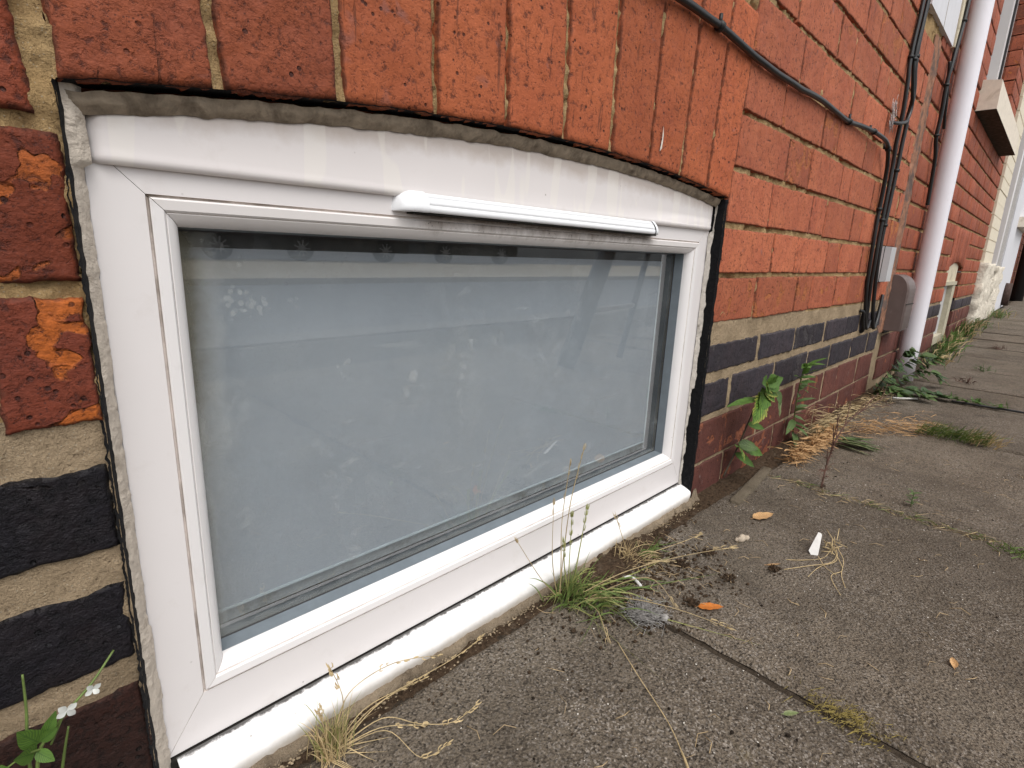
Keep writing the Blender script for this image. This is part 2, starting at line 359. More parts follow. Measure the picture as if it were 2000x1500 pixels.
m_mid = leaf_mat('mid_green_leaf', (.095, .155, .045), None, (.15, .22, .09))
m_bram = leaf_mat('dark_bramble_leaf', (.035, .075, .022), None, (.08, .13, .05), .15, .4)
m_pale = leaf_mat('wilted_pale_leaf', (.19, .24, .10), (.30, .33, .18))
m_grass = leaf_mat('green_grass', (.155, .225, .06), None, None, .3)
m_grass_d = leaf_mat('dark_green_grass', (.10, .155, .04), None, None, .3)
m_grass2 = leaf_mat('yellow_green_grass', (.30, .31, .11), None, None, .3)
m_straw = leaf_mat('dry_straw', (.52, .40, .22), None, None, .2, .7)
m_brown = leaf_mat('brown_dead_fern', (.42, .26, .125), None, None, .2, .7)
m_dead = leaf_mat('red_brown_dead_stalk', (.105, .05, .035), None, None, .05, .7)
m_stem = leaf_mat('green_stem', (.12, .17, .045), None, None, .1)
m_dstem = leaf_mat('purple_stem', (.07, .055, .035), None, None, .05)
m_flower = leaf_mat('white_petal', (.80, .82, .78), None, None, .3)
m_orange = leaf_mat('orange_leaf', (.62, .20, .035), None, (.5, .16, .03), .1)
m_tan = leaf_mat('tan_leaf', (.52, .32, .15), None, (.4, .22, .1), .1)
m_moss = leaf_mat('dry_yellow_moss', (.22, .17, .05), None, None, .1, .9)

def glass_mat():
    t = T('dirty_window_glass'); t.coord()
    x, y, z = t.sep()
    gl = t.n('ShaderNodeBsdfGlossy'); gl.inputs['Roughness'].default_value = .015; gl.inputs['Color'].default_value = (.92, .96, 1, 1)
    tr = t.n('ShaderNodeBsdfTransparent'); tr.inputs[0].default_value = (.93, .95, .96, 1)
    fr = t.n('ShaderNodeFresnel'); fr.inputs['IOR'].default_value = 1.5
    f0 = t.ramp(fr.outputs[0], 0, 1, .13, 1.0); bk = t.n('ShaderNodeNewGeometry').outputs['Backfacing']; f = t.math('MULTIPLY', f0, t.math('SUBTRACT', 1., bk))
    m1 = t.n('ShaderNodeMixShader'); t.l(f, m1.inputs[0]); t.l(tr.outputs[0], m1.inputs[1]); t.l(gl.outputs[0], m1.inputs[2])
    # limescale: drops, rings and splashes, thick in the upper left, thin elsewhere
    left = t.ramp(x, .09, .30, 1, 0); up = t.ramp(z, -.10, -.015, 0, 1)
    dens = t.math('ADD', t.math('MULTIPLY', t.math('MULTIPLY', left, up), 1.05), t.ramp(t.noise(6, 3), .54, .78, 0, .34))
    v = t.vor(170); vv = t.math('ADD', v, t.ramp(t.noise(260, 4), 0, 1, -.16, .16)); ring = t.math('MULTIPLY', t.ramp(vv, .30, .36, 1, 0), t.ramp(vv, .10, .26, .45, 1))
    cl = t.noise(14, 3, .6)
    thr = t.ramp(dens, 0, 1, .74, .42)
    sp = t.math('MULTIPLY', ring, t.ramp(t.math('SUBTRACT', cl, thr), 0, .03))
    v3 = t.vor(38, vec=t.stretch((1.15, 1, .9))); v4 = t.vor(420); fl = t.math('MULTIPLY', t.ramp(v4, .12, .22, .6, 0), t.ramp(t.noise(18, 4, .65), .50, .62)); big = t.math('MULTIPLY', t.ramp(t.math('ADD', v3, t.ramp(t.noise(150, 5, .7), 0, 1, -.16, .16)), .16, .30, 1, .0), t.ramp(t.math('SUBTRACT', t.noise(11, 1), t.ramp(dens, 0, 1, .76, .50)), 0, .02, 0, .8))
    scr = t.ramp(t.noise(30, 4, .7, vec=t.stretch((.6, 1, 5), (0, -.12, 0)), dist=.6), .62, .75, 0, .15)
    haze = t.ramp(t.noise(9, 5, .65), .45, .75, .02, .08); smu = t.math('MULTIPLY', t.ramp(t.noise(75, 6, .75, dist=.5), .52, .66, 0, .15), t.ramp(t.noise(7, 3, .6, vec=t.stretch((2.2, 1, .8))), .52, .66)); haze = t.math('ADD', haze, smu); lb = t.math('MULTIPLY', t.ramp(t.math('ADD', x, t.ramp(t.noise(40, 5, .7), 0, 1, -.012, .012)), .100, .128, .55, 0), t.ramp(z, -.20, -.05, .25, 1)); haze = t.math('ADD', haze, lb)
    ex = t.math('MINIMUM', t.math('SUBTRACT', x, .098), t.math('SUBTRACT', .772, x)); ez = t.math('SUBTRACT', z, -.309)
    ed = t.math('ADD', t.math('MINIMUM', ex, ez), t.ramp(t.noise(60, 5, .7), 0, 1, -.006, .006)); edm = t.ramp(ed, .0, .012, .42, 0)
    tot = t.math('MINIMUM', t.math('ADD', t.math('ADD', t.math('MULTIPLY', sp, .24), t.math('MULTIPLY', big, .20)), t.math('ADD', t.math('ADD', t.math('ADD', scr, haze), t.math('MULTIPLY', fl, .35)), edm)), .9)
    df = t.n('ShaderNodeBsdfDiffuse')
    t.l(t.mix(t.math('MAXIMUM', t.ramp(edm, .05, .4), t.ramp(lb, .1, .4)), (.56, .58, .57), (.19, .18, .14)), df.inputs[0])
    m2 = t.n('ShaderNodeMixShader'); t.l(tot, m2.inputs[0]); t.l(m1.outputs[0], m2.inputs[1]); t.l(df.outputs[0], m2.inputs[2])
    t.l(m2.outputs[0], t.out.inputs[0]); return t.m
m_glass = glass_mat()
m_film = plain('grey_frosted_film', (.41, .43, .46), .6, .3, .05, 7, 0)
m_farglass = plain('dark_far_glass', (.05, .055, .06), .1, .5, .1, 20, 0)
m_carp = plain('dark_car_paint', (.03, .033, .04), .25, .5, .05, 5, 0)
m_tyre = plain('black_tyre', (.012, .012, .012), .8, .3, .1, 20, 0)
m_rim = plain('alloy_rim', (.35, .35, .36), .35, .5, .1, 20, 0)

# ------------------------------------------------------------------ cars across the street, mirrored in the pane
def car(x, y, label):
    t_ = thing('parked_car', label, 'car', (x, y, -.44), 'cars parked across the street'); inv = Matrix.Translation((-x, -y, .44))
    out = [(-2.0, .28), (-2.05, .62), (-1.95, .82), (-1.0, .95), (-.45, 1.42), (1.0, 1.46), (1.75, .98), (2.05, .88), (2.08, .40), (2.0, .26)]
    V = []; n = len(out)
    for yy, k in ((-.85, 1), (.85, 1)):
        for px_, pz_ in out: V.append((x+px_, y+yy*(1 if pz_ < 1 else .8), -.44+pz_))
    F = [tuple(range(n-1, -1, -1)), tuple(range(n, 2*n))]+[(i, (i+1) % n, n+(i+1) % n, n+i) for i in range(n)]
    o = mesh('body', V, F, m_carp, t_, False); o.matrix_parent_inverse = inv
    b = MB(); b.add([(x-.85, y+.845, .53), (x+1.5, y+.845, .53), (x+.98, y+.71, .95), (x-.42, y+.71, .95)], [(0, 1, 2, 3)]); o = b.build('side_window', m_farglass, t_, False); o.matrix_parent_inverse = inv
    for wx in (-1.25, 1.25):
        b = MB(); b.tube([(x+wx, y+.66, -.12), (x+wx, y+.88, -.12)], .32, 24); o = b.build('wheel', m_tyre, t_); o.matrix_parent_inverse = inv
        b = MB(); b.tube([(x+wx, y+.86, -.12), (x+wx, y+.888, -.12)], .10, 10)
        for k in range(9):
            a = k*2*math.pi/9; b.tube([(x+wx, y+.885, -.12), (x+wx+.22*math.cos(a), y+.888, -.12+.22*math.sin(a))], .018, 4)
        b.build('rim', m_rim, o, False)
car(3.1, -14.5, 'dark car parked opposite, leftmost wheels mirrored at the top of the pane'); car(7.6, -14.5, 'dark car parked opposite, second from left mirrored at the top of the pane'); car(12.3, -14.5, 'dark car parked opposite, third from left mirrored at the top of the pane')

B = (1.62, -.71, -.39); t_ = thing('stepladder', 'dark leaning stepladder on the pavement, mirrored at the right of the pane', 'ladder', B)
def lad(nm, P, r, mat):
    b = MB(); b.tube(P, r, 8); o = b.build(nm, mat, t_); o.matrix_parent_inverse = Matrix.Translation(-Vector(B))
lad('rail', [(1.452, -.71, -.388), (1.70, -.71, .12), (1.95, -.72, .62)], .034, m_carp); lad('rail', [(1.784, -.71, -.388), (1.96, -.71, .12), (2.13, -.72, .62)], .012, m_carp)
for z_ in (-.195, .05, .30): lad('rung', [(1.452+.49*(z_+.388), -.71, z_), (1.784+.345*(z_+.388), -.71, z_+.01)], .010, m_rim)

# ------------------------------------------------------------------ bricks
def brick(parent, quad, mat, depth=.05, nx=10, nzn=5, jit=.0012, rnd=.003, y0=0.0, tilt=True, name='brick', rng=R0):
    """quad: bl, br, tr, tl corners in (x, z). Front face a grid with a ragged outline and worn arrises."""
    cx = sum(q[0] for q in quad)/4; cz = sum(q[1] for q in quad)/4; sd_ = rng.uniform(0, 99)
    bl, br, tr_, tl = [np.array(q, float) for q in quad]
    W = np.linalg.norm(br-bl); H = np.linalg.norm(tl-bl)
    ux = sorted(set([0, min(.3, rnd*.45/W), min(.4, rnd/W)]+list(np.linspace(0, 1, nx+1)[1:-1])+[1-min(.4, rnd/W), 1-min(.3, rnd*.45/W), 1]))
    uz = sorted(set([0, min(.3, rnd*.45/H), min(.4, rnd/H)]+list(np.linspace(0, 1, nzn+1)[1:-1])+[1-min(.4, rnd/H), 1-min(.3, rnd*.45/H), 1]))
    def clean(u):
        o = [u[0]]
        for a in u[1:-1]:
            if a-o[-1] > .012: o.append(a)
        if 1-o[-1] < .012: o.pop()
        return o+[1.0]
    ux = clean(ux); uz = clean(uz)
    tx = rng.gauss(0, .004); tz = rng.gauss(0, .008); py_ = rng.gauss(0, .0006) if tilt else 0
    V = []; A = []
    for b in uz:
        for a in ux:
            p = (bl*(1-a)+br*a)*(1-b)+(tl*(1-a)+tr_*a)*b
            d = min(a*W, (1-a)*W, b*H, (1-b)*H)
            k = max(0, 1-d/.012)
            j = np.array([fb(p[0]*60+sd_, p[1]*60, sd_)+.7*fb(p[0]*260+sd_, p[1]*260, sd_), fb(p[0]*60+sd_+31, p[1]*60, sd_)+.7*fb(p[0]*260+sd_+31, p[1]*260, sd_)])*jit*k
            q = p+j
            e = max(0, 1-d/rnd); y = y0+rnd*(1-math.sqrt(max(0, 1-e*e)))*.9
            y += fb(p[0]*45+sd_, p[1]*45, 3.3)*.0007+py_+tx*(p[0]-cx)*.5+tz*(p[1]-cz)*.5
            V.append((q[0]-cx, y, q[1]-cz)); A.append(d)
    n, m = len(ux), len(uz); F = []
    for i in range(m-1):
        for j in range(n-1): F.append((i*n+j, i*n+j+1, (i+1)*n+j+1, (i+1)*n+j))
    ring = [j for j in range(n)]+[i*n+n-1 for i in range(1, m)]+[(m-1)*n+j for j in range(n-2, -1, -1)]+[i*n for i in range(m-2, 0, -1)]
    base = len(V)
    for r in ring: V.append((V[r][0], y0+depth, V[r][2])); A.append(.05)
    L = len(ring)
    for i in range(L): F.append((ring[(i+1) % L], ring[i], base+i, base+(i+1) % L))
    return mesh(name, V, F, mat, parent, True, loc=(cx, 0, cz), attr=A)

def patch(name, xs, zf, y_fn, mat, parent, fm_fn=None, mats=None):
    """a sheet of mortar: columns xs, zf(x) gives that column's heights"""
    V = []; F = []; fm = []; cols = [zf(x) for x in xs]; n = len(cols[0])
    for x, zs in zip(xs, cols):
        for z in zs: V.append((x, y_fn(x, z), z))
    for i in range(len(xs)-1):
        for j in range(n-1):
            F.append((i*n+j, (i+1)*n+j, (i+1)*n+j+1, i*n+j+1))
            fm.append(fm_fn((xs[i]+xs[i+1])/2, (cols[i][j]+cols[i][j+1])/2) if fm_fn else 0)
    return V, F, fm
def arc(x): return .108-.19*(x-.47)**2 if x < .47 else .108-.175*(x-.47)**2

# ------------------------------------------------------------------ pavement, road
JX = [-1.62, -1.09, -.56, -.035, .495, 1.024, 1.6, 2.055, 2.36, 2.79, 3.165, 3.515, 3.845, 4.185, 4.44, 4.79, 5.06, 5.4, 5.75, 6.1, 6.5, 6.9, 7.3, 7.7, 8.1, 8.6, 9.1, 9.6]
pav = mesh('pavement', *[(lambda xs: ([(x, y, zg(x)-.0048) for x in xs for y in (-1.7, .25)], [(2*i, 2*i+2, 2*i+3, 2*i+1) for i in range(len(xs)-1)]))(list(np.linspace(-6, 60, 67)))][0], m_joint, None)
tag(pav, 'grey concrete slab pavement running along the brick house fronts', kind='structure')
def slab(x0, x1, y0, y1, step, th=.03):
    g = .0030 if x0 < 1.9 else .0055; x0 += g; x1 -= g; cx, cy = (x0+x1)/2, (y0+y1)/2
    nx, ny = max(2, int((x1-x0)/step)), max(2, int((y1-y0)/step)); V = []; F = []
    tl = R0.gauss(0, .0012); z0 = zg(cx)+R0.gauss(0, .0012); tx = (zg(x1)-zg(x0))/(x1-x0)+R0.gauss(0, .003)
    for j in range(ny+1):
        for i in range(nx+1):
            x = x0+(x1-x0)*i/nx; y = y0+(y1-y0)*j/ny; d = min(x-x0, x1-x, y-y0, y1-y)
            e = max(0, 1-d/.007); z = z0+tx*(x-cx)+tl*(y-cy)-.0045*e*e+fb(x*30, y*30, 1)*.0008+fb(x*6, y*6, 4)*.0016
            jx = nz(x*60, y*60, 8)*.0022*e; jy = nz(x*60, y*60, 18)*.0022*e
            z -= max(0, fb(x*40, y*40, 9)-.35)*.006*max(0, 1-d/.03)
            V.append((x+jx-cx, y+jy-cy, z))
    n = nx+1
    for j in range(ny):
        for i in range(nx): F.append((j*n+i, j*n+i+1, (j+1)*n+i+1, (j+1)*n+i))
    return mesh('paving_slab', V, F, m_slab, pav, True, loc=(cx, cy, 0))
for i in range(len(JX)-1):
    a, b = JX[i], JX[i+1]; yb = -.0235 if a < .4 else -.030 if a < 1.0 else (-.04 if b < 2.3 else -.05)
    near = 0 <= i and -.1 < a < 1.7
    slab(a, b, -.56 if near else -.62, yb, .0055 if near else (.012 if a < 3 else .03))
    if a < 5: slab(a, b, -1.2, -.565 if near else -.625, .04)
kb = MB()
kb.box(-6, 60, -1.9, -1.705, -.62, -.385); kerb = kb.build('kerb', m_kerb, None, False); tag(kerb, 'pale stone kerb edging the pavement', kind='structure')
rd = mesh('road', [(-40, -40, -.52), (80, -40, -.52), (80, -1.7, -.52), (-40, -1.7, -.52)], [(0, 1, 2, 3)], m_road, None); tag(rd, 'grey asphalt street in front of the houses', kind='structure')
ap = mesh('far_pavement', [(-40, -14.5, -.44), (80, -14.5, -.44), (80, -6.6, -.44), (-40, -6.6, -.44), (-40, -6.6, -.52), (80, -6.6, -.52)], [(0, 1, 2, 3), (3, 2, 5, 4)], m_tanroad, None, False); tag(ap, 'pale concrete pavement across the street', kind='structure')

# ------------------------------------------------------------------ the near house wall: mortar sheet, bricks, reveal paint and gap shade
X_L, X_R, X_END, Z_TOP = .0455, .802, 2.0, 1.30
ZA = -.098          # top of the thick cement bed above the blue bricks
def my(x, z):
    low = z < ZA+.004
    d = (.0022 if low else (.0052 if x < .8 else .0038))+fb(x*70, z*70, 2)*(.0012 if low else (.0042 if x < .8 else .0032))+fb(x*16, z*16, 5)*(.001 if low else .0025)
    if x < .05 and not low: d -= .0025
    if not low and fb(x*23+7, z*23, 6) > .42: d += .006
    return max(d, .0008)
V = []; F = []; fm = []
def addp(xs, zf):
    v, f, q = patch('', xs, zf, my, None, None, lambda x, z: 1 if z < ZA+.003 else 0)
    n = len(V); V.extend(v); F.extend(tuple(i+n for i in g) for g in f); fm.extend(q)
addp(list(np.linspace(-1.0, -.12, 30)), lambda x: np.linspace(-.5, Z_TOP, 60))
addp(list(np.linspace(-.12, X_L, 56)), lambda x: np.concatenate([np.linspace(-.45, .33, 260), np.linspace(.34, Z_TOP, 25)]))
addp(list(np.linspace(X_L, X_R, 230)), lambda x: np.concatenate([np.linspace(arc(x), .36, 75), np.linspace(.38, Z_TOP, 25)]))
addp(list(np.linspace(X_R, 1.25, 120)), lambda x: np.concatenate([np.linspace(-.45, .42, 250), np.linspace(.43, Z_TOP, 60)]))
addp(list(np.linspace(1.25, X_END, 110)), lambda x: np.linspace(-.45, Z_TOP, 240))
# reveal behind the mortar (sides and soffit of the opening)
n = len(V); V += [(X_L, .006, -.45), (X_L, .09, -.45), (X_L, .09, .075), (X_L, .006, .075)]; F.append((n, n+1, n+2, n+3)); fm.append(0)
n = len(V); V += [(X_R, .006, -.45), (X_R, .09, -.45), (X_R, .09, .09), (X_R, .006, .09)]; F.append((n+3, n+2, n+1, n)); fm.append(0)
xs = np.linspace(X_L, X_R, 60)
for i in range(59):
    n = len(V); V += [(xs[i], .006, arc(xs[i])), (xs[i+1], .006, arc(xs[i+1])), (xs[i+1], .09, arc(xs[i+1])), (xs[i], .09, arc(xs[i]))]; F.append((n, n+3, n+2, n+1)); fm.append(0)
wall = mesh('brick_wall', V, F, [m_mort, m_ceme], None, True, fm=fm)
tag(wall, 'weathered red brick house wall with two dark blue brick courses round the cellar window', 'wall')
J = .0022   # half a vertical joint
# arch voussoirs
jl = [(.043, .028), (.121, .108), (.198, .188), (.278, .270), (.354, .347), (.433, .426), (.511, .507), (.588, .593), (.662, .676), (.736, .754), (.811, .832)]
gaps = [.010, .0065, .0065, .0055, .0050, .0078, .0062, .0058, .0060, .0056, .0035]
for i in range(10):
    (a0, a1), (b0, b1) = jl[i], jl[i+1]; ga, gb = gaps[i]/2, gaps[i+1]/2
    zt = .335
    xa, xb = a0+ga, b0-gb
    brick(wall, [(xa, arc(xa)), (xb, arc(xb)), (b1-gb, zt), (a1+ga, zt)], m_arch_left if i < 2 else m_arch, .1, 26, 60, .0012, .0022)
# left stack
LZ = [(.057, .130), (-.024, .049), (-.101, -.032), (-.179, -.1275), (-.256, -.203), (-.350, -.276)]
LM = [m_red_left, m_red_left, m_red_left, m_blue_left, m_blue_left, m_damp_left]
for (z0, z1), mm in zip(LZ, LM):
    lft = mm is m_red_left and abs(z0+.101) < .01
    x0 = .0045 if lft else -.17
    xr = .036 if z1 > .1 else .0445
    mm = m_red_patch if lft else mm
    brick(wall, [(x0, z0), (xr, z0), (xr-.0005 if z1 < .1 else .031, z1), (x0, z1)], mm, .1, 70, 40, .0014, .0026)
    if lft: brick(wall, [(-.10, z0), (-.006, z0), (-.006, z1), (-.10, z1)], mm, .1, 10, 8, .002, .004)
brick(wall, [(-.17, .138), (.034, .138), (.027, .208), (-.17, .208)], m_red_left, .1, 60, 30, .0014, .0026)
# right field
even = [1.017, 1.130, 1.325, 1.420, 1.618, 1.712, 1.905]; odd = [.966, 1.172, 1.262, 1.474, 1.562, 1.762, 1.852]
rows = [(-.095, -.026, .804, [.961, 1.165, 1.254, 1.43, 1.538, 1.735, 1.83], m_red), (-.018, .048, .804, [1.011, 1.130, 1.325, 1.420, 1.62, 1.715, 1.91], m_red),
        (.056, .127, .812, [.972, 1.181, 1.271, 1.477, 1.565, 1.77, 1.86], m_red), (.135, .204, .818, [1.017, 1.132, 1.338, 1.41, 1.61, 1.71, 1.905], m_red),
        (.212, .280, .824, [.969, 1.174, 1.269, 1.476, 1.565, 1.765, 1.855], m_red), (.288, .358, .830, [1.020, 1.127, 1.324, 1.419, 1.615, 1.71, 1.905], m_red),
        (.365, .4365, .77, [.872, .975, 1.185, 1.282, 1.478, 1.564, 1.765, 1.855], m_red), (.4435, .512, .70, [.92, 1.02, 1.13, 1.326, 1.424, 1.625, 1.715, 1.91], m_red),
        (.519, .588, .77, [.975, 1.185, 1.28, 1.480, 1.570, 1.77, 1.86], m_red), (.595, .665, .7, [.92, 1.02, 1.13, 1.326, 1.424, 1.625, 1.715, 1.8], m_red),
        (.672, .742, .77, [.975, 1.185, 1.28, 1.480, 1.570, 1.70, 1.8], m_red), (.749, .818, .7, [.92, 1.02, 1.13, 1.326, 1.424, 1.625, 1.715, 1.8], m_red),
        (-.1765, -.1285, .807, [1.010, 1.202, 1.407, 1.590, 1.723, 1.85], m_blue), (-.248, -.191, .806, [.907, 1.112, 1.312, 1.483, 1.676, 1.854], m_blue),
        (-.328, -.258, .806, [1.061, 1.257, 1.47, 1.589, 1.79], m_purple), (-.405, -.333, .808, [.919, 1.163, 1.236, 1.44, 1.64, 1.8], m_purple)]
for z0, z1, xs0, js, mm in rows:
    xe = 1.965 if z1 < .59 else (1.965 if z1 < .6 else 1.80)
    e = [xs0]+js+[xe]
    e = [q for q in e if q <= xe]
    blue = mm is m_blue
    for i in range(len(e)-1):
        if e[i+1]-e[i] < .03: continue
        ja = (.0065 if blue else (.0035 if mm is m_purple else R0.choice([.0012, .0018, .0025, .003])))
        x0 = e[i]+(ja if i else 0); x1 = e[i+1]-ja
        if mm is m_blue and abs(e[i]-1.59) < .01: x0 = e[i]+.002
        mq = m_spall if (mm is m_red and z1 < .14 and x0 > 1.1 and R0.random() < .6) else mm
        s_ = 1 if x0 < 1.3 else .5
        if z0 < .27 and z0 > -.09 and i == 0:   # bricks cut to the reveal
            x0 = xs0
        brick(wall, [(x0, z0+R0.gauss(0, .0008)), (x1, z0+R0.gauss(0, .0008)), (x1, z1+R0.gauss(0, .0008)), (x0, z1+R0.gauss(0, .0008))], mq, .1 if i == 0 else .06,
              int(30*s_), int(16*s_), .0018 if blue else .0011, .0020 if not blue else .0036, y0=(-.0008 if blue else 0))
# the courses outside the picture, joined
ob = MB()
def flat_brick(x0, x1, z0, z1, y=0): ob.box(x0, x1, y, .04, z0, z1)
for k in range(17):
    for j in range(4):
        z0 = .365+.0772*(k-10) if k >= 10 else -.405+.077*k
        x1 = -.18-.235*j-(.06 if k % 2 else 0); flat_brick(max(-1, x1-.228), x1, z0, z0+.068)
for k in range(6):
    z0 = .828+.0772*k
    for j in range(8): flat_brick(-.17+.235*j, -.17+.235*j+.229, z0, z0+.069)
for k in range(6):
    z0 = .37+.0772*k
    for j in range(3): flat_brick(-.17+.235*j+.1*(k % 2), -.17+.235*j+.1*(k % 2)+.229 if j < 2 or k % 2 == 0 else .69, z0, z0+.069)
obo = ob.build('brick_course', m_red, wall, False); obo['kind'] = 'stuff'
# black bitumen on the reveal, with gap shade painted at arris and soffit
def ribbon(pa, pb, nb=5, bulge=0., amp=.0008, freq=120, seed=0):
    V = []; F = []; n = len(pa)
    for i in range(n):
        a, b = Vector(pa[i]), Vector(pb[i])
        for k in range(nb+1):
            u = k/nb; p = a.lerp(b, u); s_ = math.sin(math.pi*u)
            p.y -= bulge*s_+fb(p.x*freq*.6+seed, p.z*freq*.6, k*.3)*amp
            V.append(p)
    w_ = nb+1
    for i in range(n-1):
        for k in range(nb): F.append((i*w_+k, (i+1)*w_+k, (i+1)*w_+k+1, i*w_+k+1))
    return V, F
zs = list(np.linspace(-.378, .0735, 260))
pa = [(.0450-max(0, .0004+.0014*fb(z*30, 1, 0)+.0012*fb(z*240, 3, 0)+(.0012 if z < -.1 else 0)), -.0006, z) for z in zs]
pb = [(.0482+.0006*fb(z*90, 9, 0), .0085, z) for z in zs]
v, f = ribbon(pa, pb, 5, .0006, .0004); mesh('reveal_paint_and_shade', v, f, m_bitu_shade, wall)  # part paint, part gap shade put into the colour
zs = list(np.linspace(-.385, .086, 150))
pa = [(.8025+max(-.0005, .0012+.0035*fb(z*50, 21, 0)), -.0016, z) for z in zs]
pb = [(.8000, .020, z) for z in zs]; pm = [(.7998, .0005, z) for z in zs]
v, f = ribbon(pa, pm, 3, 0, .0003); v2, f2 = ribbon(pm, pb, 6, 0, .0006, seed=4); k = len(v)
mesh('reveal_paint_and_shade', v+v2, f+[tuple(i+k for i in g) for g in f2], m_bitu_shade, wall)
xs = list(np.linspace(.046, .804, 220))
v, f = ribbon([(x, .0004+.0012*fb(x*40, 2), arc(x)+.0002+.0016*max(0, fb(x*70, 5))) for x in xs], [(x, .016, arc(x)-.0012) for x in xs], 4, 0, .0004); mesh('reveal_paint_and_shade', v, [tuple(reversed(g)) for g in f], m_bitu_shade, wall)  # soffit shade drawn as a black strip
# party-wall cement strip and the rotten foot of it
zs = list(np.linspace(-.20, .62, 110))
v, f = ribbon([(1.955+.022*fb(z*22, 4), .0015, z) for z in zs], [(2.062+.016*fb(z*25, 14), .002, z) for z in zs], 14, .002, .0025, 60)
m_party = plain('sooty_cement_strip', (.30, .155, .10), .95, .1, .4, 55, .8, .004, (.10, .085, .08), (.46, .6))
mesh('cement_strip', v, f, m_party, wall)
# raised mortar strip at the wall foot
V = []; F = []
for i, x in enumerate(np.linspace(.845, 1.045, 70)):
    yb_ = -.055+.105*(x-.79); yf_ = yb_-.0165; e1 = .0016*fb(x*120, 3); e2 = .0016*fb(x*120, 13); zt = -.3838+.0008*fb(x*60, 4)
    V += [(x, yb_+.002+e1, -.395), (x, yb_+e1, zt-.0006), (x, yb_-.002, zt), (x, yf_+.002, zt+.0006*fb(x*90, 9)), (x, yf_+e2, zt-.0014), (x, yf_-.001+e2, -.396)]
    if i: F += [((i-1)*6+j, (i-1)*6+j+1, i*6+j+1, i*6+j) for j in range(5)]
F += [(0, 5, 4, 3, 2, 1), tuple(69*6+k for k in range(6))]
mesh('mortar_strip', V, F, m_fillet, wall)

# ------------------------------------------------------------------ the cellar window
YF = .02
win = thing('cellar_window', 'wide white plastic cellar window with grey frosted glass, set low in the brick wall', 'window', (.42, YF, -.39))
def wmesh(name, V, F, mats, parent=None, smooth=True, **k):
    par = parent or win; off = Vector((.42, YF, -.39))
    o = mesh(name, V, F, mats, par, smooth, **k)
    o.location = (0, 0, 0); o.matrix_parent_inverse = Matrix.Translation(-off) if par is win else Matrix.Identity(4)
    return o
x0, x1, z0, z1 = .0545, .799, -.3632, .052
prof = [(0, .03), (0, .0006), (.0006, 0), (.0272, 0), (.0277, .0016), (.0288, .0016)]
bead = [(.0288, .0035), (.0289, -.0008), (.0300, -.0016), (.0355, -.0010), (.0366, .0002), (.0370, .0010), (.0376, .0008), (.0405, .0026), (.0432, .0060), (.0446, .0095), (.0448, .0125)]
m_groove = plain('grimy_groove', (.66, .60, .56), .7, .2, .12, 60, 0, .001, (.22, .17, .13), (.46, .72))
def corner(c, p, kb):
    s, y = p
    sb = s+(.0135 if s > .0006 else 0); 
    X = x0+s if c in (0, 3) else x1-s; Z = z0+sb if c in (0, 1) else z1-s
    return Vector((X, YF+y, Z))
def rail(name, c0, c1, pr, mat, nseg=24, grime=()):
    V = []; F = []; fm = []; g = .00022; m = len(pr)
    for i in range(nseg+1):
        for p in pr:
            a, b = corner(c0, p, 0), corner(c1, p, 0); d = (b-a).normalized(); a = a+d*g; b = b-d*g
            q = a.lerp(b, i/nseg); V.append(q)
    for i in range(nseg):
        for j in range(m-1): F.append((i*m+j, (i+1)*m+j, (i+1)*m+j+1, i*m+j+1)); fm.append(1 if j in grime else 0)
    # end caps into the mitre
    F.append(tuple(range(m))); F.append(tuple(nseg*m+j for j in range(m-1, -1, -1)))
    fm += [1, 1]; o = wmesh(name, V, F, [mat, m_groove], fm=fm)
    me = o.data
    try: me.set_sharp_from_angle(angle=math.radians(28))
    except Exception: pass
    return o
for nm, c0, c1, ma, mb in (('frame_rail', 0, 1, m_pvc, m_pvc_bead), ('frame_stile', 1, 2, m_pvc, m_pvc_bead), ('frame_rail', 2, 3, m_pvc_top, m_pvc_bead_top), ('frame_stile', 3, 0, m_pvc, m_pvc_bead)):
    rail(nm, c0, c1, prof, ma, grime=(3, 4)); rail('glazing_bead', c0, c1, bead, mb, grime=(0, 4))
# added dark core: shade in the mitre gaps, black dirt in the sill gap
b = MB(); 
for (xa, xb, za, zb) in ((x0+.001, x0+.028, z0+.002, z1-.001), (x1-.028, x1-.001, z0+.002, z1-.001), (x0+.028, x1-.028, z1-.028, z1-.001), (x0+.028, x1-.028, z0+.002, z0+.04)):
    b.box(xa, xb, YF+.004, YF+.028, za, zb)
b.box(.03, .82, YF+.058, YF+.060, -.43, .12)
b.box(.05, .80, YF-.002, YF+.029, -.372, -.3650)
wmesh('gap_dark_core', b.V, b.F, m_dark, smooth=False)
# gasket ring: grey lip then black line
gx0, gx1, gz0, gz1 = .098, .754, -.3095, .007
def ring(name, y0_, w0, y1_, w1, mat):
    V = []; F = []
    for (wd, yy) in ((w0, y0_), (w1, y1_)):
        V += [(gx0+wd, yy, gz0+wd), (gx1-wd, yy, gz0+wd), (gx1-wd, yy, gz1-wd), (gx0+wd, yy, gz1-wd)]
    for i in range(4): F.append((i, (i+1) % 4, 4+(i+1) % 4, 4+i))
    return wmesh(name, V, F, mat, smooth=False)
gx0, gx1, gz0, gz1 = x0+.0448, x1-.0448, z0+.0135+.0448, z1-.0448
ring('gasket', YF+.0125, -.0002, YF+.0255, .0012, m_gask); ring('gasket_lip', YF+.0255, .0012, YF+.0262, .0022, m_gask_in)
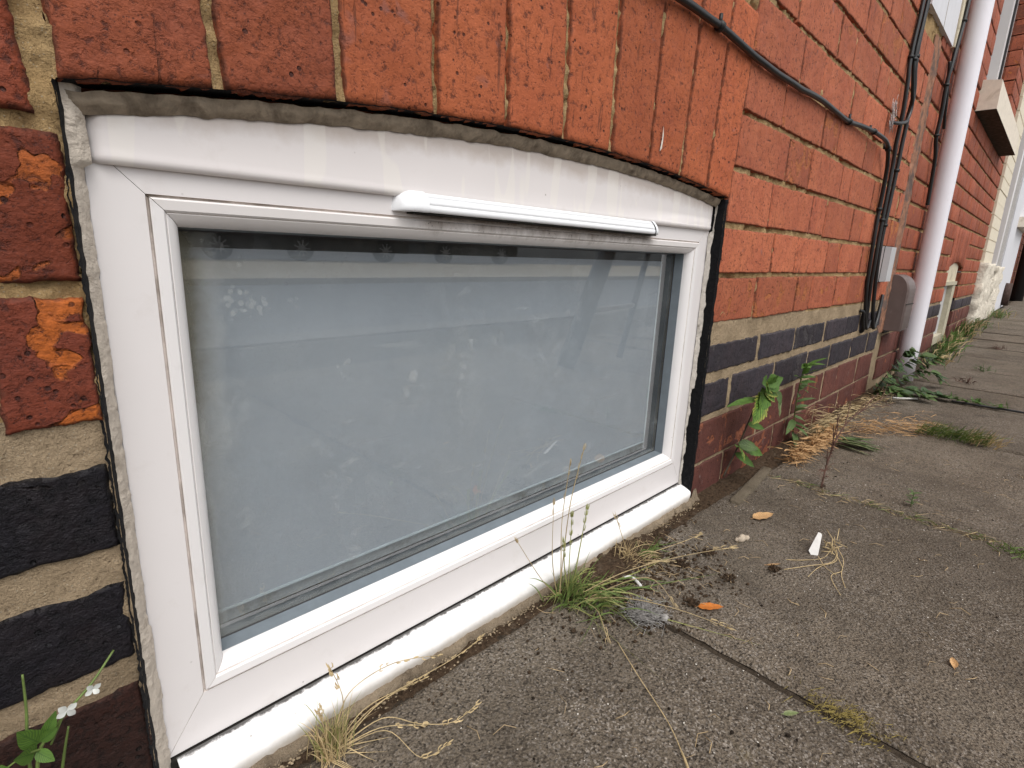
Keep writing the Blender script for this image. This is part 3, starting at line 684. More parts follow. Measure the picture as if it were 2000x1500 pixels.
# pane, frosted film behind, pale edge line, dirty margin
b = MB(); b.box(gx0, gx1, YF+.0264, YF+.0294, gz0, gz1); wmesh('glass_pane', b.V, b.F, m_glass, smooth=False)
b = MB(); b.box(gx0, gx1, YF+.046, YF+.050, gz0, gz1); wmesh('backing_panel', b.V, b.F, m_void, smooth=False)
fx0, fx1, fz0, fz1 = gx0+.003, gx1-.016, gz0+.017, gz1-.0125
b = MB(); b.box(gx0, gx1, YF+.0452, YF+.0456, fz1-.004, gz1); wmesh('unlit_gap_strip', b.V, b.F, m_dark, smooth=False)  # dark strip standing in for the unlit gap above the film
b = MB(); b.box(fx0, fx1, YF+.040, YF+.0445, fz0, fz1); wmesh('frosted_film', b.V, b.F, m_film, smooth=False)
b = MB(); q = .0022
b.box(fx0, fx1+q, YF+.0390, YF+.0445, fz0-q, fz0-.0002); b.box(fx1+.0002, fx1+q, YF+.0390, YF+.0445, fz0, fz1)
wmesh('film_edge_strip', b.V, b.F, m_film_edge, smooth=False)  # pale strip along the right and lower edges of the film
# arched head panel with a rounded lower lip
def ptop(x): return min(arc(x)-.0235, .0838)+.0012*fb(x*25, 3)
V = []; F = []; xs = list(np.linspace(.0560, .8005, 90))
for i, x in enumerate(xs):
    e = max(0, 1-min(x-xs[0], xs[-1]-x)/.005); yb = .004*e*e
    tp = ptop(x)+.012
    for (zz, yy) in ((.0386, -.0003), (.0383, -.0018), (.0386, -.0034), (.0396, -.0047), (.0412, -.0054), (.0430, -.0055), (.0450, -.0052), (.0480, -.0050), (.060, -.0050), (tp, -.0050)):
        V.append((x, YF+yy+yb, zz+(0 if zz > .047 else .0036*(x-.0585)/.74)))
m_ = 10
for i in range(len(xs)-1):
    for j in range(m_-1): F.append((i*m_+j, (i+1)*m_+j, (i+1)*m_+j+1, i*m_+j+1))
F.append(tuple(range(m_))); F.append(tuple((len(xs)-1)*m_+j for j in range(m_-1, -1, -1)))
wmesh('head_panel', V, [tuple(reversed(g)) for g in F] if False else F, m_pvc_panel)
# trickle vent: D-shaped hood, two end caps, dark slot below
va, vb, vz0, vz1 = .2475, .637, .0285, .0470
def dprof(s, dep):
    pts = [(0, 0.001)]
    for k in range(0, 9):
        a = k/8*math.pi/2; pts.append((s*(.04+.96*math.sin(a)*1), -dep*(.05+.95*math.cos(a)) if k else -dep))
    pts.append((s, .001)); return pts
V = []; F = []; L = list(np.linspace(.2755, .6255, 40)); pr = dprof(1, .013)
pr = [(0, .001), (0, -.0118), (.05, -.0130), (.16, -.0132), (.30, -.0127), (.31, -.0119), (.33, -.0124), (.48, -.0112), (.62, -.0095), (.63, -.0087), (.65, -.0090), (.80, -.0062), (.92, -.0032), (1.0, .001)]
for x in L:
    for s, y in pr: V.append((x, YF+y, vz0+s*(vz1-vz0)))
mm_ = len(pr)
for i in range(len(L)-1):
    for j in range(mm_-1): F.append((i*mm_+j, (i+1)*mm_+j, (i+1)*mm_+j+1, i*mm_+j+1))
m_vent = pvc_mat('bright_white_vent', None, (.81, .82, .84))
vent = wmesh('trickle_vent', V, F, m_vent)
def endcap(xa, dirn, ln):
    V = []; F = []; n = 9; pr2 = [(s, y*1.06-.0003 if y < 0 else y) for s, y in [(0, .001), (0, -.0122), (.06, -.0132), (.2, -.0133), (.4, -.0124), (.6, -.0102), (.8, -.0066), (.93, -.0031), (1.0, .001)]]
    for i in range(n+1):
        u = i/n; k = math.sqrt(max(0, 1-(max(0, (u-.30)/.70))**2.6)) if ln > .015 else math.sqrt(max(.0, 1-u**4))
        for s, y in pr2:
            zc = vz0 + s*(vz1-vz0)*(.25+.75*k)*1.03 if ln > .015 else vz0+s*(vz1-vz0)*1.03
            V.append((xa+dirn*u*ln, YF+.001+(y-.001)*k, zc-.0002))
    m2 = len(pr2)
    for i in range(n):
        for j in range(m2-1): F.append((i*m2+j, i*m2+j+1, (i+1)*m2+j+1, (i+1)*m2+j))
    o = mesh('end_cap', V, F, m_vent, vent); return o
endcap(.2751, -1, .0276); endcap(.6259, 1, .0115)
b = MB(); b.box(.262, .633, YF-.0105, YF-.0002, vz0-.0016, vz0+.0006); mesh('vent_slot', b.V, b.F, m_dark, vent, False)
# sill
V = []; F = []; xs = list(np.linspace(.060, .8005, 60))
sp = [(.0190, -.3643), (.0100, -.3667), (.0010, -.3698), (-.0035, -.3718), (-.0058, -.3740), (-.0066, -.3772), (-.0062, -.3810), (-.0056, -.3880), (-.004, -.396)]
for i, x in enumerate(xs):
    e = max(0, 1-(xs[-1]-x)/.004)
    for y, z in sp: V.append((x, y+.004*e*e+.0004*fb(x*6, 2), z+.0005*fb(x*5, 7)))
m_ = len(sp)
for i in range(len(xs)-1):
    for j in range(m_-1): F.append((i*m_+j, i*m_+j+1, (i+1)*m_+j+1, (i+1)*m_+j))
F.append(tuple((len(xs)-1)*m_+j for j in range(m_-1, -1, -1)))
wmesh('window_sill', V, F, m_pvc_sill)
# mortar under and at the end of the sill
V = []; F = []; xs = list(np.linspace(.05, .815, 160))
for i, x in enumerate(xs):
    t_ = .0035*fb(x*40, 3)+.0035*fb(x*150, 5)
    V += [(x, -.004, -.3825+t_*.8+(.012 if x > .802 else 0)), (x, -.0085+t_*.3, -.3840+t_), (x, -.0115+t_*1.3, -.3875+.4*t_), (x, -.013+t_*1.5, -.397)]
    if i: F += [((i-1)*4+j, (i-1)*4+j+1, i*4+j+1, i*4+j) for j in range(3)]
m_undersill = mortar_mat('sill_bedding_mortar', (.36, .285, .20), (.20, .155, .11), (.06, .045, .03))
wmesh('sill_bedding', V, F, m_undersill)
# sealant
zs = list(np.linspace(-.372, .083, 220))
pa = [(.0462+.0008*fb(z*80, 2), .0070, z) for z in zs]
pb = [(.0548+.0010*fb(z*38, 11)+.0007*fb(z*190, 3)+.0014*(z < -.25)+(.0030 if z > .036 else 0), YF-.0012-(.0045 if z > .037 else 0), z) for z in zs]
v, f = ribbon(pa, pb, 8, .0022, .0010, 160); wmesh('sealant', v, f, m_seal)
xs = list(np.linspace(.048, .803, 260))
pa = [(x, .0080+.0012*fb(x*30, 25), arc(x)-.0034+.0014*fb(x*60, 15)) for x in xs]
pb = [(x, YF-.0062, ptop(x)+.0100+.0012*fb(x*45, 5)+.0006*fb(x*150, 5)) for x in xs]
v, f = ribbon(pa, pb, 8, .0015, .0010, 140); wmesh('sealant', v, [tuple(reversed(g)) for g in f], m_seal_top)
zs = list(np.linspace(-.368, .085, 200))
pa = [(.7996, .0128+.0030*fb(z*35, 5)+(.004 if z < -.2 else 0), z) for z in zs]
pb = [(.7975-.0012+.0014*fb(z*40, 8)+(.003 if z > .036 else 0), YF-.0010-(.0045 if z > .04 else 0), z) for z in zs]
v, f = ribbon(pa, pb, 6, .0010, .0010, 150); wmesh('sealant', v, [tuple(reversed(g)) for g in f], m_seal_r)

# ------------------------------------------------------------------ the next house
far = thing('brick_house', 'red brick terraced house front beyond the white downpipe', 'house', (2.06, 0, -.39))
def fpart(o): o.matrix_parent_inverse = Matrix.Translation((-2.06, 0, .39)); return o
CWX0, CWX1, CWZ = 3.17, 3.66, .035       # cellar light
UX0, UX1, UZ0 = 3.02, 4.02, .70          # ground-floor window
FE = 4.42
def fy(x, z): return .006+fb(x*30, z*30, 2)*.002
V = []; F = []; fm = []
def addf(xs, zf):
    v, f, q = patch('', xs, zf, fy, None, None, lambda x, z: 1 if z < -.14 else 0); n = len(V); V.extend(v); F.extend(tuple(i+n for i in g) for g in f); fm.extend(q)
def carc(x): return CWZ-.55*(x-(CWX0+CWX1)/2)**2
addf(list(np.linspace(2.0, CWX0, 40)), lambda x: np.linspace(-.45, UZ0, 70)); addf(list(np.linspace(CWX0, CWX1, 20)), lambda x: np.linspace(carc(x), UZ0, 40))
addf(list(np.linspace(CWX1, FE+.1, 30)), lambda x: np.linspace(-.45, UZ0, 70))
addf(list(np.linspace(2.0, UX0, 30)), lambda x: np.linspace(UZ0, 2.2, 60)); addf(list(np.linspace(UX1, FE+.1, 20)), lambda x: np.linspace(UZ0, 2.2, 60))
fpart(mesh('mortar', V, F, [m_mort, m_ceme], far, True, fm=fm))
def fb_row(z0, z1, x0_, x1_, off, mat, skip=None, y0=0):
    x = x0_-off; L = [.215, .105]; k = 0
    while x < x1_:
        ln = L[k % 2]; a, c = max(x, x0_), min(x+ln, x1_); x += ln+.006; k += 1
        if c-a < .03: continue
        segs = [(a, c)]
        if skip:
            out = []
            for (p, q_) in segs:
                if q_ <= skip[0] or p >= skip[1]: out.append((p, q_))
                else:
                    if skip[0]-p > .03: out.append((p, skip[0]))
                    if q_-skip[1] > .03: out.append((skip[1], q_))
            segs = out
        for p, q_ in segs:
            fpart(brick(far, [(p, z0), (q_, z0), (q_, z1), (p, z1)], mat, .11 if skip else .05, 3, 2, .002, .004, y0))
zb = [-.149, -.082, -.012, .056, .124, .192, .262, .334, .403, .472, .541, .610, .680]
for k in range(12):
    za, zb_ = zb[k]+.004, zb[k+1]-.004
    sk = (CWX0, CWX1) if zb[k] < 0 else ((CWX0-.03, CWX1+.03) if zb[k] < .19 else None)
    fb_row(za, zb_, 2.058, FE, .16*(k % 2), m_far, sk)
fb_row(-.208, -.157, 2.058, FE, .1, m_blue, (CWX0, CWX1)); fb_row(-.285, -.216, 2.058, FE, .0, m_purple, (CWX0, CWX1)); fb_row(-.36, -.293, 2.058, FE, .12, m_purple, (CWX0, CWX1))
for k in range(11):
    z0_ = .687+.0715*k
    fb_row(z0_, z0_+.0655, 2.058, UX0, .16*(k % 2), m_far); fb_row(z0_, z0_+.0655, UX1, FE, .16*((k+1) % 2), m_far)
    # reveal bricks of the right jamb, seen from the end
    b = MB(); b.box(UX1+.001, UX1+.05, .004, .115, z0_, z0_+.0655)
    if k % 2: fpart(b.build('brick', m_far, far, False))
    else:
        fpart(b.build('brick', m_far, far, False))
for i in range(6):   # soldier arch of the cellar light
    a = CWX0-.03+i*.0917; fpart(brick(far, [(a+.003, max(carc(min(max(a, CWX0), CWX1)), -.0)), (a+.0887, max(carc(min(max(a+.09, CWX0), CWX1)), 0)), (a+.0887, .188), (a+.003, .188)], m_far, .11, 3, 4, .002, .004))
# upper storey far part outside the picture
b = MB(); b.box(2.06, UX0, .0, .04, 1.48, 2.2); b.box(UX1, FE, .0, .04, 1.48, 2.2); o = fpart(b.build('brick_course', m_far, far, False)); o['kind'] = 'stuff'
# ground-floor window of that house
fw = thing('house_window', 'white framed window above a pale stone sill on the next house', 'window', (3.5, .1, .70))
def fwp(o): o.matrix_parent_inverse = Matrix.Translation((-3.5, -.1, -.70)); return o
b = MB(); b.box(UX0, UX0+.05, .06, .14, .72, 2.1); b.box(UX1-.18, UX1-.002, .06, .14, .72, 2.1); b.box(UX0, UX1, .065, .135, .72, .79); o = fwp(b.build('window_frame', m_pvc, fw, False))
b = MB(); b.box(UX0+.05, UX1-.18, .10, .106, .79, 2.1); fwp(b.build('glass_pane', m_farglass, fw, False))
b = MB(); b.box(UX1-.125, UX1-.095, .052, .062, .735, 2.1); fwp(b.build('gasket', m_gask_in, fw, False))
b = MB()
b.add([(2.93, -.062, .612), (4.12, -.062, .612), (4.12, .08, .612), (2.93, .08, .612), (2.93, -.060, .715), (4.12, -.060, .715), (4.12, .08, .735), (2.93, .08, .735)], [(4,5,6,7),(0,1,5,4),(1,2,6,5),(2,3,7,6),(3,0,4,7)])
b.cur = 1; b.add([(2.93, -.062, .612), (4.12, -.062, .612), (4.12, .08, .612), (2.93, .08, .612)], [(0, 3, 2, 1)])  # bottom face in a separate, much darker colour
fwp(b.build('window_sill', [m_stone, m_stone_under], fw, False))
# cellar light
cl = thing('cellar_light', 'small arched cellar window with peeling cream timber frame at the foot of the next house', 'window', (3.4, .03, -.38))
def clp(o): o.matrix_parent_inverse = Matrix.Translation((-3.4, -.03, .38)); return o
b = MB(); b.box(CWX0, CWX0+.05, .010, .07, -.36, -.06); b.box(CWX1-.16, CWX1-.07, .008, .07, -.36, -.06); b.box(CWX0+.05, CWX1-.16, .010, .07, -.36, -.32); b.box(CWX0, CWX1-.07, .004, .07, -.075, -.058)
clp(b.build('window_frame', m_timber, cl, False))
b = MB(); b.box(CWX0, CWX1-.07, .014, .05, -.058, .03); clp(b.build('head_board', m_batten, cl, False))
b = MB(); b.box(CWX0+.05, CWX1-.16, .030, .036, -.32, -.075); clp(b.build('glass_pane', m_junc, cl, False))
b = MB(); b.box(CWX0-.02, CWX1+.02, .09, .10, -.45, .06); clp(b.build('backing_panel', m_dark, cl, False))
# painted door jamb (pier), plinth, door surround
pier = thing('door_pier', 'cream painted brick door pier on a flaking white plinth', 'pier', (4.7, 0, -.32))
def pp(o): o.matrix_parent_inverse = Matrix.Translation((-4.7, 0, .32)); return o
for k in range(26):
    z0_ = .045+k*.0715
    b = MB(); b.box(4.425+(k % 2)*.001, 4.95, -.012+R0.gauss(0, .0012), .09, z0_, z0_+.066); pp(b.build('brick', m_cream, pier, False))
b = MB(); b.box(4.43, 4.945, -.009, .085, .04, 1.9); pp(b.build('mortar', m_cream, pier, False))
def rough_block(name, x0_, x1_, y0_, y1_, z0_, z1_, mat, par, amp=.012, pf=None):
    V = []; F = []
    nx_, nz_ = 14, 22
    for i in range(nz_+1):
        for j in range(-3, nx_+1):
            z = z0_+(z1_-z0_)*i/nz_
            if j < 0: x, y = x0_, y1_+(y0_-y1_)*(j+3)/3
            else: x, y = x0_+(x1_-x0_)*j/nx_, y0_
            d = fb(x*22, z*22, y*22)*amp
            V.append((x-d*(j < 1), y-d*(j >= 0), z+d*.5))
    m2 = nx_+4
    for i in range(nz_):
        for j in range(m2-1): F.append((i*m2+j, i*m2+j+1, (i+1)*m2+j+1, (i+1)*m2+j))
    F.append(tuple(nz_*m2+j for j in range(m2)))
    o = mesh(name, V, F, mat, par); return pf(o) if pf else o
rough_block('plinth', 4.40, 4.98, -.035, .06, -.42, .045, m_render, pier, .018, pp)
dr = thing('door_surround', 'white and grey pebbledashed door surround beside the cream pier', 'doorway', (5.4, 0, -.31))
def dp(o): o.matrix_parent_inverse = Matrix.Translation((-5.4, 0, .31)); return o
b = MB(); b.box(4.96, 5.05, .02, .1, -.40, 1.9); dp(b.build('shadow_gap', m_rust_shade, dr, False))  # dark block standing in for the shade in the gap
b = MB(); b.box(5.05, 5.16, -.03, .08, .04, 1.9); dp(b.build('door_frame', m_pvc, dr, False))
rough_block('pebbledash', 5.16, 5.62, -.020, .06, -.42, 1.9, m_greystone, dr, .008, dp)
rough_block('plinth', 5.02, 5.6, -.045, .06, -.42, .03, m_render, dr, .016, dp)
b = MB(); b.box(5.62, 7.1, -.030, .06, -.42, 1.9); dp(b.build('render_panel', m_whitewash, dr, False))
b = MB(); b.box(6.2, 7.2, -.09, .0, .36, .44); dp(b.build('window_sill', m_stone, dr, False))
b = MB(); b.tube([(6.6, -.075, -.20), (6.6, -.03, -.20)], .10, 14); o = b.build('boot_scraper', m_rust_shade, None); tag(o, 'round rusty iron plate at the foot of the white surround', 'scraper')
# downpipe and more wall beyond
b = MB(); b.tube([(8.05, -.07, -.34), (8.05, -.07, 2.0)], .055, 12); o = b.build('drainpipe', m_darkpipe, None); tag(o, 'black drainpipe on the far house front beyond the white surround', 'pipe')
fh = thing('brick_house', 'farthest red brick house front at the right edge', 'house', (7.1, 0, -.3))
def hp(o): o.matrix_parent_inverse = Matrix.Translation((-7.1, 0, .3)); return o
b = MB(); b.box(7.1, 40, .004, .1, -.45, 3.2); hp(b.build('wall', m_mort, fh, False))
b = MB()
for k in range(34):
    zz = -.42+k*.0715; x = 7.12+(.12 if k % 2 else 0)
    while x < 14: b.box(x, x+.215, -.003, .03, zz, zz+.064); x += .224
o = hp(b.build('brick_course', m_far, fh, False)); o['kind'] = 'stuff'
b = MB(); b.box(8.6, 9.4, -.02, .03, -.42, .1); hp(b.build('plinth', m_render, fh, False))

# ------------------------------------------------------------------ sill and batten at the top, pipe, boxes, cables
m_ws = MB(); m_ws.box(1.802, 2.170, -.006, .06, .640, .80)
wsl = m_ws.build('stone_sill', m_whitewash, None, False); tag(wsl, 'white painted stone sill at the top of the wall behind the cables', 'sill')
mline = MB(); mline.box(1.99, 1.993, -.0065, .0, .64, .80); o = mline.build('sill_joint', m_seal_top, wsl, False)
b = MB(); b.box(2.175, 2.205, -.010, .03, .64, 1.15); b.box(2.208, 2.245, -.006, .03, .64, 1.15); o = b.build('timber_batten', m_batten, None, False); tag(o, 'narrow cream timber batten fixed upright behind the white downpipe', 'batten')
b = MB(); pts = []
for k in range(12):
    u = k/11; pts.append((2.335-.052*u, -.036, -.40+1.6*u))
b.tube(pts, .0295, 28); o = b.build('downpipe', m_pipe, None); tag(o, 'tall white plastic downpipe standing on the pavement against the wall', 'pipe')
# brown meter box with rounded top
def meter():
    V = []; F = []
    n = 14; prof_ = []
    xa, xb, zb_, zt = 2.030, 2.150, -.196, -.022
    # outline in (y,z) seen from the end: flat back, rounded outer top
    out = [(0.0, zb_), (-.043, zb_+.002), (-.047, zb_+.008)]
    for k in range(9):
        a = k/8*math.pi/2; out.append((-.047+.040*(1-math.cos(a)), zt-.050+.050*math.sin(a)))
    out.append((0, zt))
    for x, s_ in ((xa, .9), (xa+.004, 1), (xb-.012, 1), (xb, .85)):
        for y, z in out: V.append((x, y*s_, z if s_ == 1 else (zb_+zt)/2+(z-(zb_+zt)/2)*(.985 if s_ == .9 else .95)))
    m2 = len(out)
    for i in range(3):
        for j in range(m2-1): F.append((i*m2+j, i*m2+j+1, (i+1)*m2+j+1, (i+1)*m2+j))
    F.append(tuple(range(m2-1, -1, -1))); F.append(tuple(3*m2+j for j in range(m2)))
    o = mesh('meter_box', V, F, m_meter, None, True)
    try: o.data.set_sharp_from_angle(angle=math.radians(40))
    except Exception: pass
    return o
mb_ = meter(); tag(mb_, 'brown rounded plastic meter box low on the wall behind the downpipe', 'meter box')
b = MB(); b.box(2.031, 2.145, -.0478, -.0465, -.112, -.109); b.build('box_seam', m_clip, mb_, False)
b = MB(); xa, xb, dp_ = 1.802, 1.868, .024
b.add([(xa, 0, -.042), (xb, 0, -.042), (xb, 0, .055), (xa, 0, .055), (xa+.004, -dp_, -.040), (xb-.004, -dp_, -.040), (xb-.004, -dp_, .053), (xa+.004, -dp_, .053)], [(4,5,6,7),(0,1,5,4),(1,2,6,5),(2,3,7,6),(3,0,4,7)])
jb = b.build('junction_box', m_junc, None, False); tag(jb, 'small pale grey junction box on the wall above the brown meter box', 'junction box')
b = MB(); b.box(xa+.001, xb-.001, -.009, -.0075, -.0425, .0555); b.build('lid_seam', m_clip, jb, False)
def smooth_path(P, n=8):
    P = [Vector(p) for p in P]; out = []
    for i in range(len(P)-1):
        p0 = P[max(i-1, 0)]; p1 = P[i]; p2 = P[i+1]; p3 = P[min(i+2, len(P)-1)]
        for k in range(n):
            t = k/n; out.append(.5*((2*p1)+(-p0+p2)*t+(2*p0-5*p1+4*p2-p3)*t*t+(-p0+3*p1-3*p2+p3)*t**3))
    return out+[P[-1]]
def cable(P, r, label, clips=(), n=8):
    b = MB(); pts = smooth_path(P, 10)
    pts = [p+Vector((0, -.0006*nz(p.x*20, p.z*20, 3), .0008*nz(p.x*14, p.z*14, 9))) for p in pts]
    b.tube(pts, r, n); o = b.build('cable', m_cable, None); tag(o, label, 'cable', None)
    for c in clips:
        q = min(range(len(pts)), key=lambda i: (pts[i].x-c[0])**2+(pts[i].z-c[1])**2); p = pts[q]
        cb = MB(); t = (pts[min(q+1, len(pts)-1)]-pts[max(q-1, 0)]).normalized()
        cb.tube([p-t*.0035, p+t*.0035], r*1.45, 8)
        if abs(t.x) > abs(t.z): cb.tube([(p.x, -.006, p.z), (p.x, -.006, p.z+r*3.0)], .0025, 6)
        else: cb.tube([(p.x, -.004, p.z), (p.x+r*3, -.004, p.z)], .0022, 6)
        cb.build('cable_clip', m_clip, o)
    return o
cy = -.0062
cable([(.50, cy, .276), (.612, cy, .281), (.708, cy, .2815), (.78, cy, .278), (.864, cy, .275), (1.0, cy, .276), (1.102, cy, .281), (1.2, cy, .279), (1.295, cy, .278), (1.36, cy-.002, .283), (1.456, cy-.008, .286), (1.563, cy-.010, .284), (1.612, cy-.008, .268), (1.650, cy-.004, .225), (1.668, cy, .150), (1.672, cy, .06), (1.692, cy, -.053), (1.722, cy-.002, -.123), (1.755, cy-.004, -.168), (1.80, cy, -.150)], .0046,
      'black cable running along the brick course above the window then down', [(.712, .281), (1.295, .278), (1.456, .286), (1.60, .27), (1.668, .14)])
cable([(1.722, cy, .70), (1.711, cy, .619), (1.692, cy, .493), (1.690, cy-.004, .44), (1.700, cy-.004, .37), (1.712, cy, .30), (1.722, cy, .244), (1.722, cy, .118), (1.724, cy, .027), (1.735, cy, -.054), (1.752, cy, -.125), (1.765, cy, -.165)], .0046,
      'black cable dropping left of the cable pair, nearest the window', [(1.692, .493), (1.723, .118)])
cable([(1.738, cy-.006, .70), (1.722, cy-.006, .60), (1.705, cy-.006, .49), (1.730, cy-.009, .43), (1.752, cy-.010, .395), (1.735, cy-.009, .36), (1.69, cy-.008, .345), (1.645, cy-.002, .338), (1.632, .002, .338)], .0042,
      'black cable curling into a cobwebbed hole in the brickwork', [(1.705, .49)])
cable([(1.772, cy, .70), (1.757, cy, .633), (1.749, cy, .508), (1.765, cy-.006, .43), (1.772, cy-.002, .362), (1.769, cy, .199), (1.760, cy, .107), (1.762, cy, .02), (1.785, cy-.002, -.08), (1.80, cy-.004, -.13), (1.83, cy-.006, -.172), (1.87, cy-.004, -.15), (1.90, cy, -.08)], .0050,
      'thicker black cable dropping right of the pair beside the grey junction box', [(1.749, .508), (1.769, .25), (1.762, .11)])
cable([(1.70, .0, -.118), (1.712, cy, -.123), (1.722, cy, -.145), (1.745, cy, -.172), (1.748, .001, -.18)], .0042, 'short black cable end poking from the cement bed above the blue bricks', [])
cable([(2.243, cy-.008, .86), (2.222, cy-.008, .776), (2.205, cy-.008, .701), (2.18, cy-.006, .607), (2.172, cy-.004, .545), (2.185, cy-.004, .453), (2.192, cy-.002, .395), (2.22, cy-.006, .339), (2.24, cy-.006, .27), (2.255, cy-.006, .20)], .0055,
      'black cable bundle falling along the party wall beside the white downpipe', [(2.21, .72), (2.18, .54), (2.192, .40)])
cable([(2.168, cy, .60), (2.19, cy-.004, .54), (2.23, cy-.006, .47), (2.26, cy-.006, .43)], .0045, 'short black cable crossing behind the white downpipe', [])
cable([(2.053, -.205, -.3845), (2.050, -.26, -.3835), (2.055, -.34, -.3832), (2.052, -.45, -.383), (2.05, -.62, -.383)], .0030, 'black cable lying in a pavement joint beyond the grass tuft', [])
b = MB()
for k in range(60):
    a = Vector((1.625+R0.uniform(-.02, .02), -.003-R0.uniform(0, .006), .345+R0.uniform(-.01, .04))); q = a+Vector((R0.uniform(-.012, .016), -.002, R0.uniform(-.03, .02))); b.tube([a, q], .0006, 3)
o = b.build('cobweb', m_web, None); tag(o, 'dusty grey cobweb over the cable hole in the brickwork', 'cobweb'); 

m_bed = plain('sandy_crumb', (.27, .21, .14), .95, .05, .4, 200, .6)
# ------------------------------------------------------------------ soil, crumbs, grit
V = []; F = []; xs = np.linspace(.02, 2.5, 420); ys = np.linspace(.004, -.13, 40); n = len(ys)
for i, x in enumerate(xs):
    wd = (.026 if x < .4 else .040)+.008*fb(x*14, 2)+.008*fb(x*60, 2)+(.062*math.exp(-((x-.53)/.10)**2))+(.02*math.exp(-((x-.70)/.08)**2))
    for y in ys:
        u = -y/wd; h = max(0, 1-u*u) if u < 1 else 0
        z = zg(x)-.0065+.0080*h**.5*(.6+.5*fb(x*28, y*28, 1))+.0022*fb(x*110, y*110, 7)*(h > 0)+.002*math.exp(-((x-.56)/.09)**2)*h
        if x > .8: z += .004*h
        z += .0062*math.exp(-((x-.555)/.075)**2)*h*(.75+.6*fb(x*70, y*70, 12))
        V.append((x, y, z))
for i in range(len(xs)-1):
    for j in range(n-1): F.append((i*n+j, i*n+j+1, (i+1)*n+j+1, (i+1)*n+j))
so_ = mesh('soil', V, F, m_soil, None); tag(so_, 'dark soil and moss gathered along the foot of the wall', kind='stuff')
def scatter(name, n, mat, sz, fn, label, flat=.55, seed=1):
    rg = random.Random(seed); b = MB()
    for k in range(n):
        x, y = fn(rg); b.rock((x, y, zg(x)+sz[0]*.1+.0006), rg.uniform(*sz)*rg.uniform(.5, 1), rg, (rg.uniform(.8, 1.6), rg.uniform(.7, 1.2), flat))
    o = b.build(name, mat, None, True); tag(o, label, kind='stuff'); return o
def near_wall(rg): return rg.uniform(.08, 1.5)**.8*1.1, -abs(rg.gauss(.012, .018))-.016
def heap(rg): return rg.gauss(.55, .07), -abs(rg.gauss(.045, .045))-.02
def pave(rg): return rg.uniform(.15, 1.4), rg.uniform(-.40, -.05)
scatter('soil_crumbs', 1100, m_soil, (.0004, .0016), near_wall, 'black soil crumbs along the wall foot', .7, 3)
scatter('soil_clods', 1300, m_soil, (.0005, .0030), heap, 'soil clods heaped at the right end of the sill', .8, 5)
scatter('dark_grit', 170, m_crumb, (.0005, .0022), pave, 'dark grit strewn on the paving slabs', .5, 9)
scatter('pale_grit', 420, m_fleck, (.0004, .0012), pave, 'pale grit strewn on the paving slabs', .5, 11)
scatter('sill_crumbs', 700, m_bed, (.0005, .0018), lambda rg: (rg.uniform(.06, .8), -.012-abs(rg.gauss(0, .006))), 'crumbling mortar bits below the window sill', .7, 12)
b = MB(); rg = random.Random(4)
for k in range(260):
    x, y = (heap(rg) if k % 2 else pave(rg)); a = rg.uniform(0, 6.28); L = rg.uniform(.004, .022); z = zg(x)+.0022
    b.tube([(x, y, z), (x+L*.5*math.cos(a), y+L*.5*math.sin(a), z+rg.uniform(0, .003)), (x+L*math.cos(a+.4), y+L*math.sin(a+.4), z)], rg.uniform(.0002, .0005), 3)
o = b.build('straw_bits', m_tanfleck, None); tag(o, 'bits of dry straw strewn over soil and slabs', kind='stuff')

# ------------------------------------------------------------------ plants
def gblades(b, c, n, L, spread, w, rg, lean=(0, 0), drop=.3, segs=5, up=1.0, base_r=.006):
    for k in range(n):
        a = rg.uniform(0, 6.28); s_ = abs(rg.gauss(0, spread)); l = rg.uniform(*L)
        bx, by = c[0]+rg.gauss(0, base_r), c[1]+rg.gauss(0, base_r*.7)
        dx, dy = math.cos(a)*s_+lean[0], math.sin(a)*s_*.8+lean[1]; P = []
        for i in range(segs+1):
            u = i/segs; P.append((bx+dx*l*u**1.3, min(by+dy*l*u**1.3, -.004), c[2]-.002+l*up*(u-drop*u*u*(.5+s_))))
        P = [(p[0], p[1], max(p[2], c[2]+.0015)) for p in P]
        b.blade(P, w*rg.uniform(.6, 1.3))
def spike(b, P, r, head, rg, seeds=14, hr=.003, sl=.007):
    """stalk with a seed head"""
    pts = smooth_path(P, 6); b.tube(pts, [r*(1-.55*i/len(pts)) for i in range(len(pts))], 4)
    m = len(pts); st = int(m*(1-head))
    for k in range(seeds):
        i = min(m-2, int(st+(m-st)*k/seeds)); p = pts[i]; t = (pts[i+1]-pts[i]).normalized()
        s_ = Vector((rg.uniform(-1, 1), rg.uniform(-1, .6), rg.uniform(-.2, .8))).normalized()*hr
        q = p+s_; b.blade([p, q, q+t*sl*.6+s_*.3, q+t*sl+s_*.1], .0016)
rg = random.Random(21)
# big green tuft by the sill
t_ = thing('grass_tuft', 'green grass tuft with tall seed stalks growing from the sill edge', 'grass tuft', (.445, -.035, -.39), 'grass tufts at the wall foot')
def tp(o): o.matrix_parent_inverse = Matrix.Translation((-.445, .035, .39)); return o
b = MB(); c = (.442, -.034, -.389)
gblades(b, c, 55, (.025, .075), .5, .0024, rg, (0, -.05), .4, base_r=.010); gblades(b, (.458, -.055, -.387), 50, (.02, .07), 1.1, .0022, rg, (.35, -.4), .8, base_r=.015)
tp(b.build('blades', m_grass, t_, uv=True))
b = MB(); gblades(b, c, 40, (.03, .085), .9, .0020, rg, (.3, -.3), .8, base_r=.010); gblades(b, (.46, -.06, -.389), 20, (.02, .06), 1.3, .0022, rg, (.2, -.6), 1.0); tp(b.build('yellow_blades', m_grass2, t_, uv=True))
b = MB()
spike(b, [(.434, -.028, -.385), (.440, -.026, -.330), (.452, -.022, -.27), (.474, -.02, -.208)], .0008, .25, rg, 12, .0012)
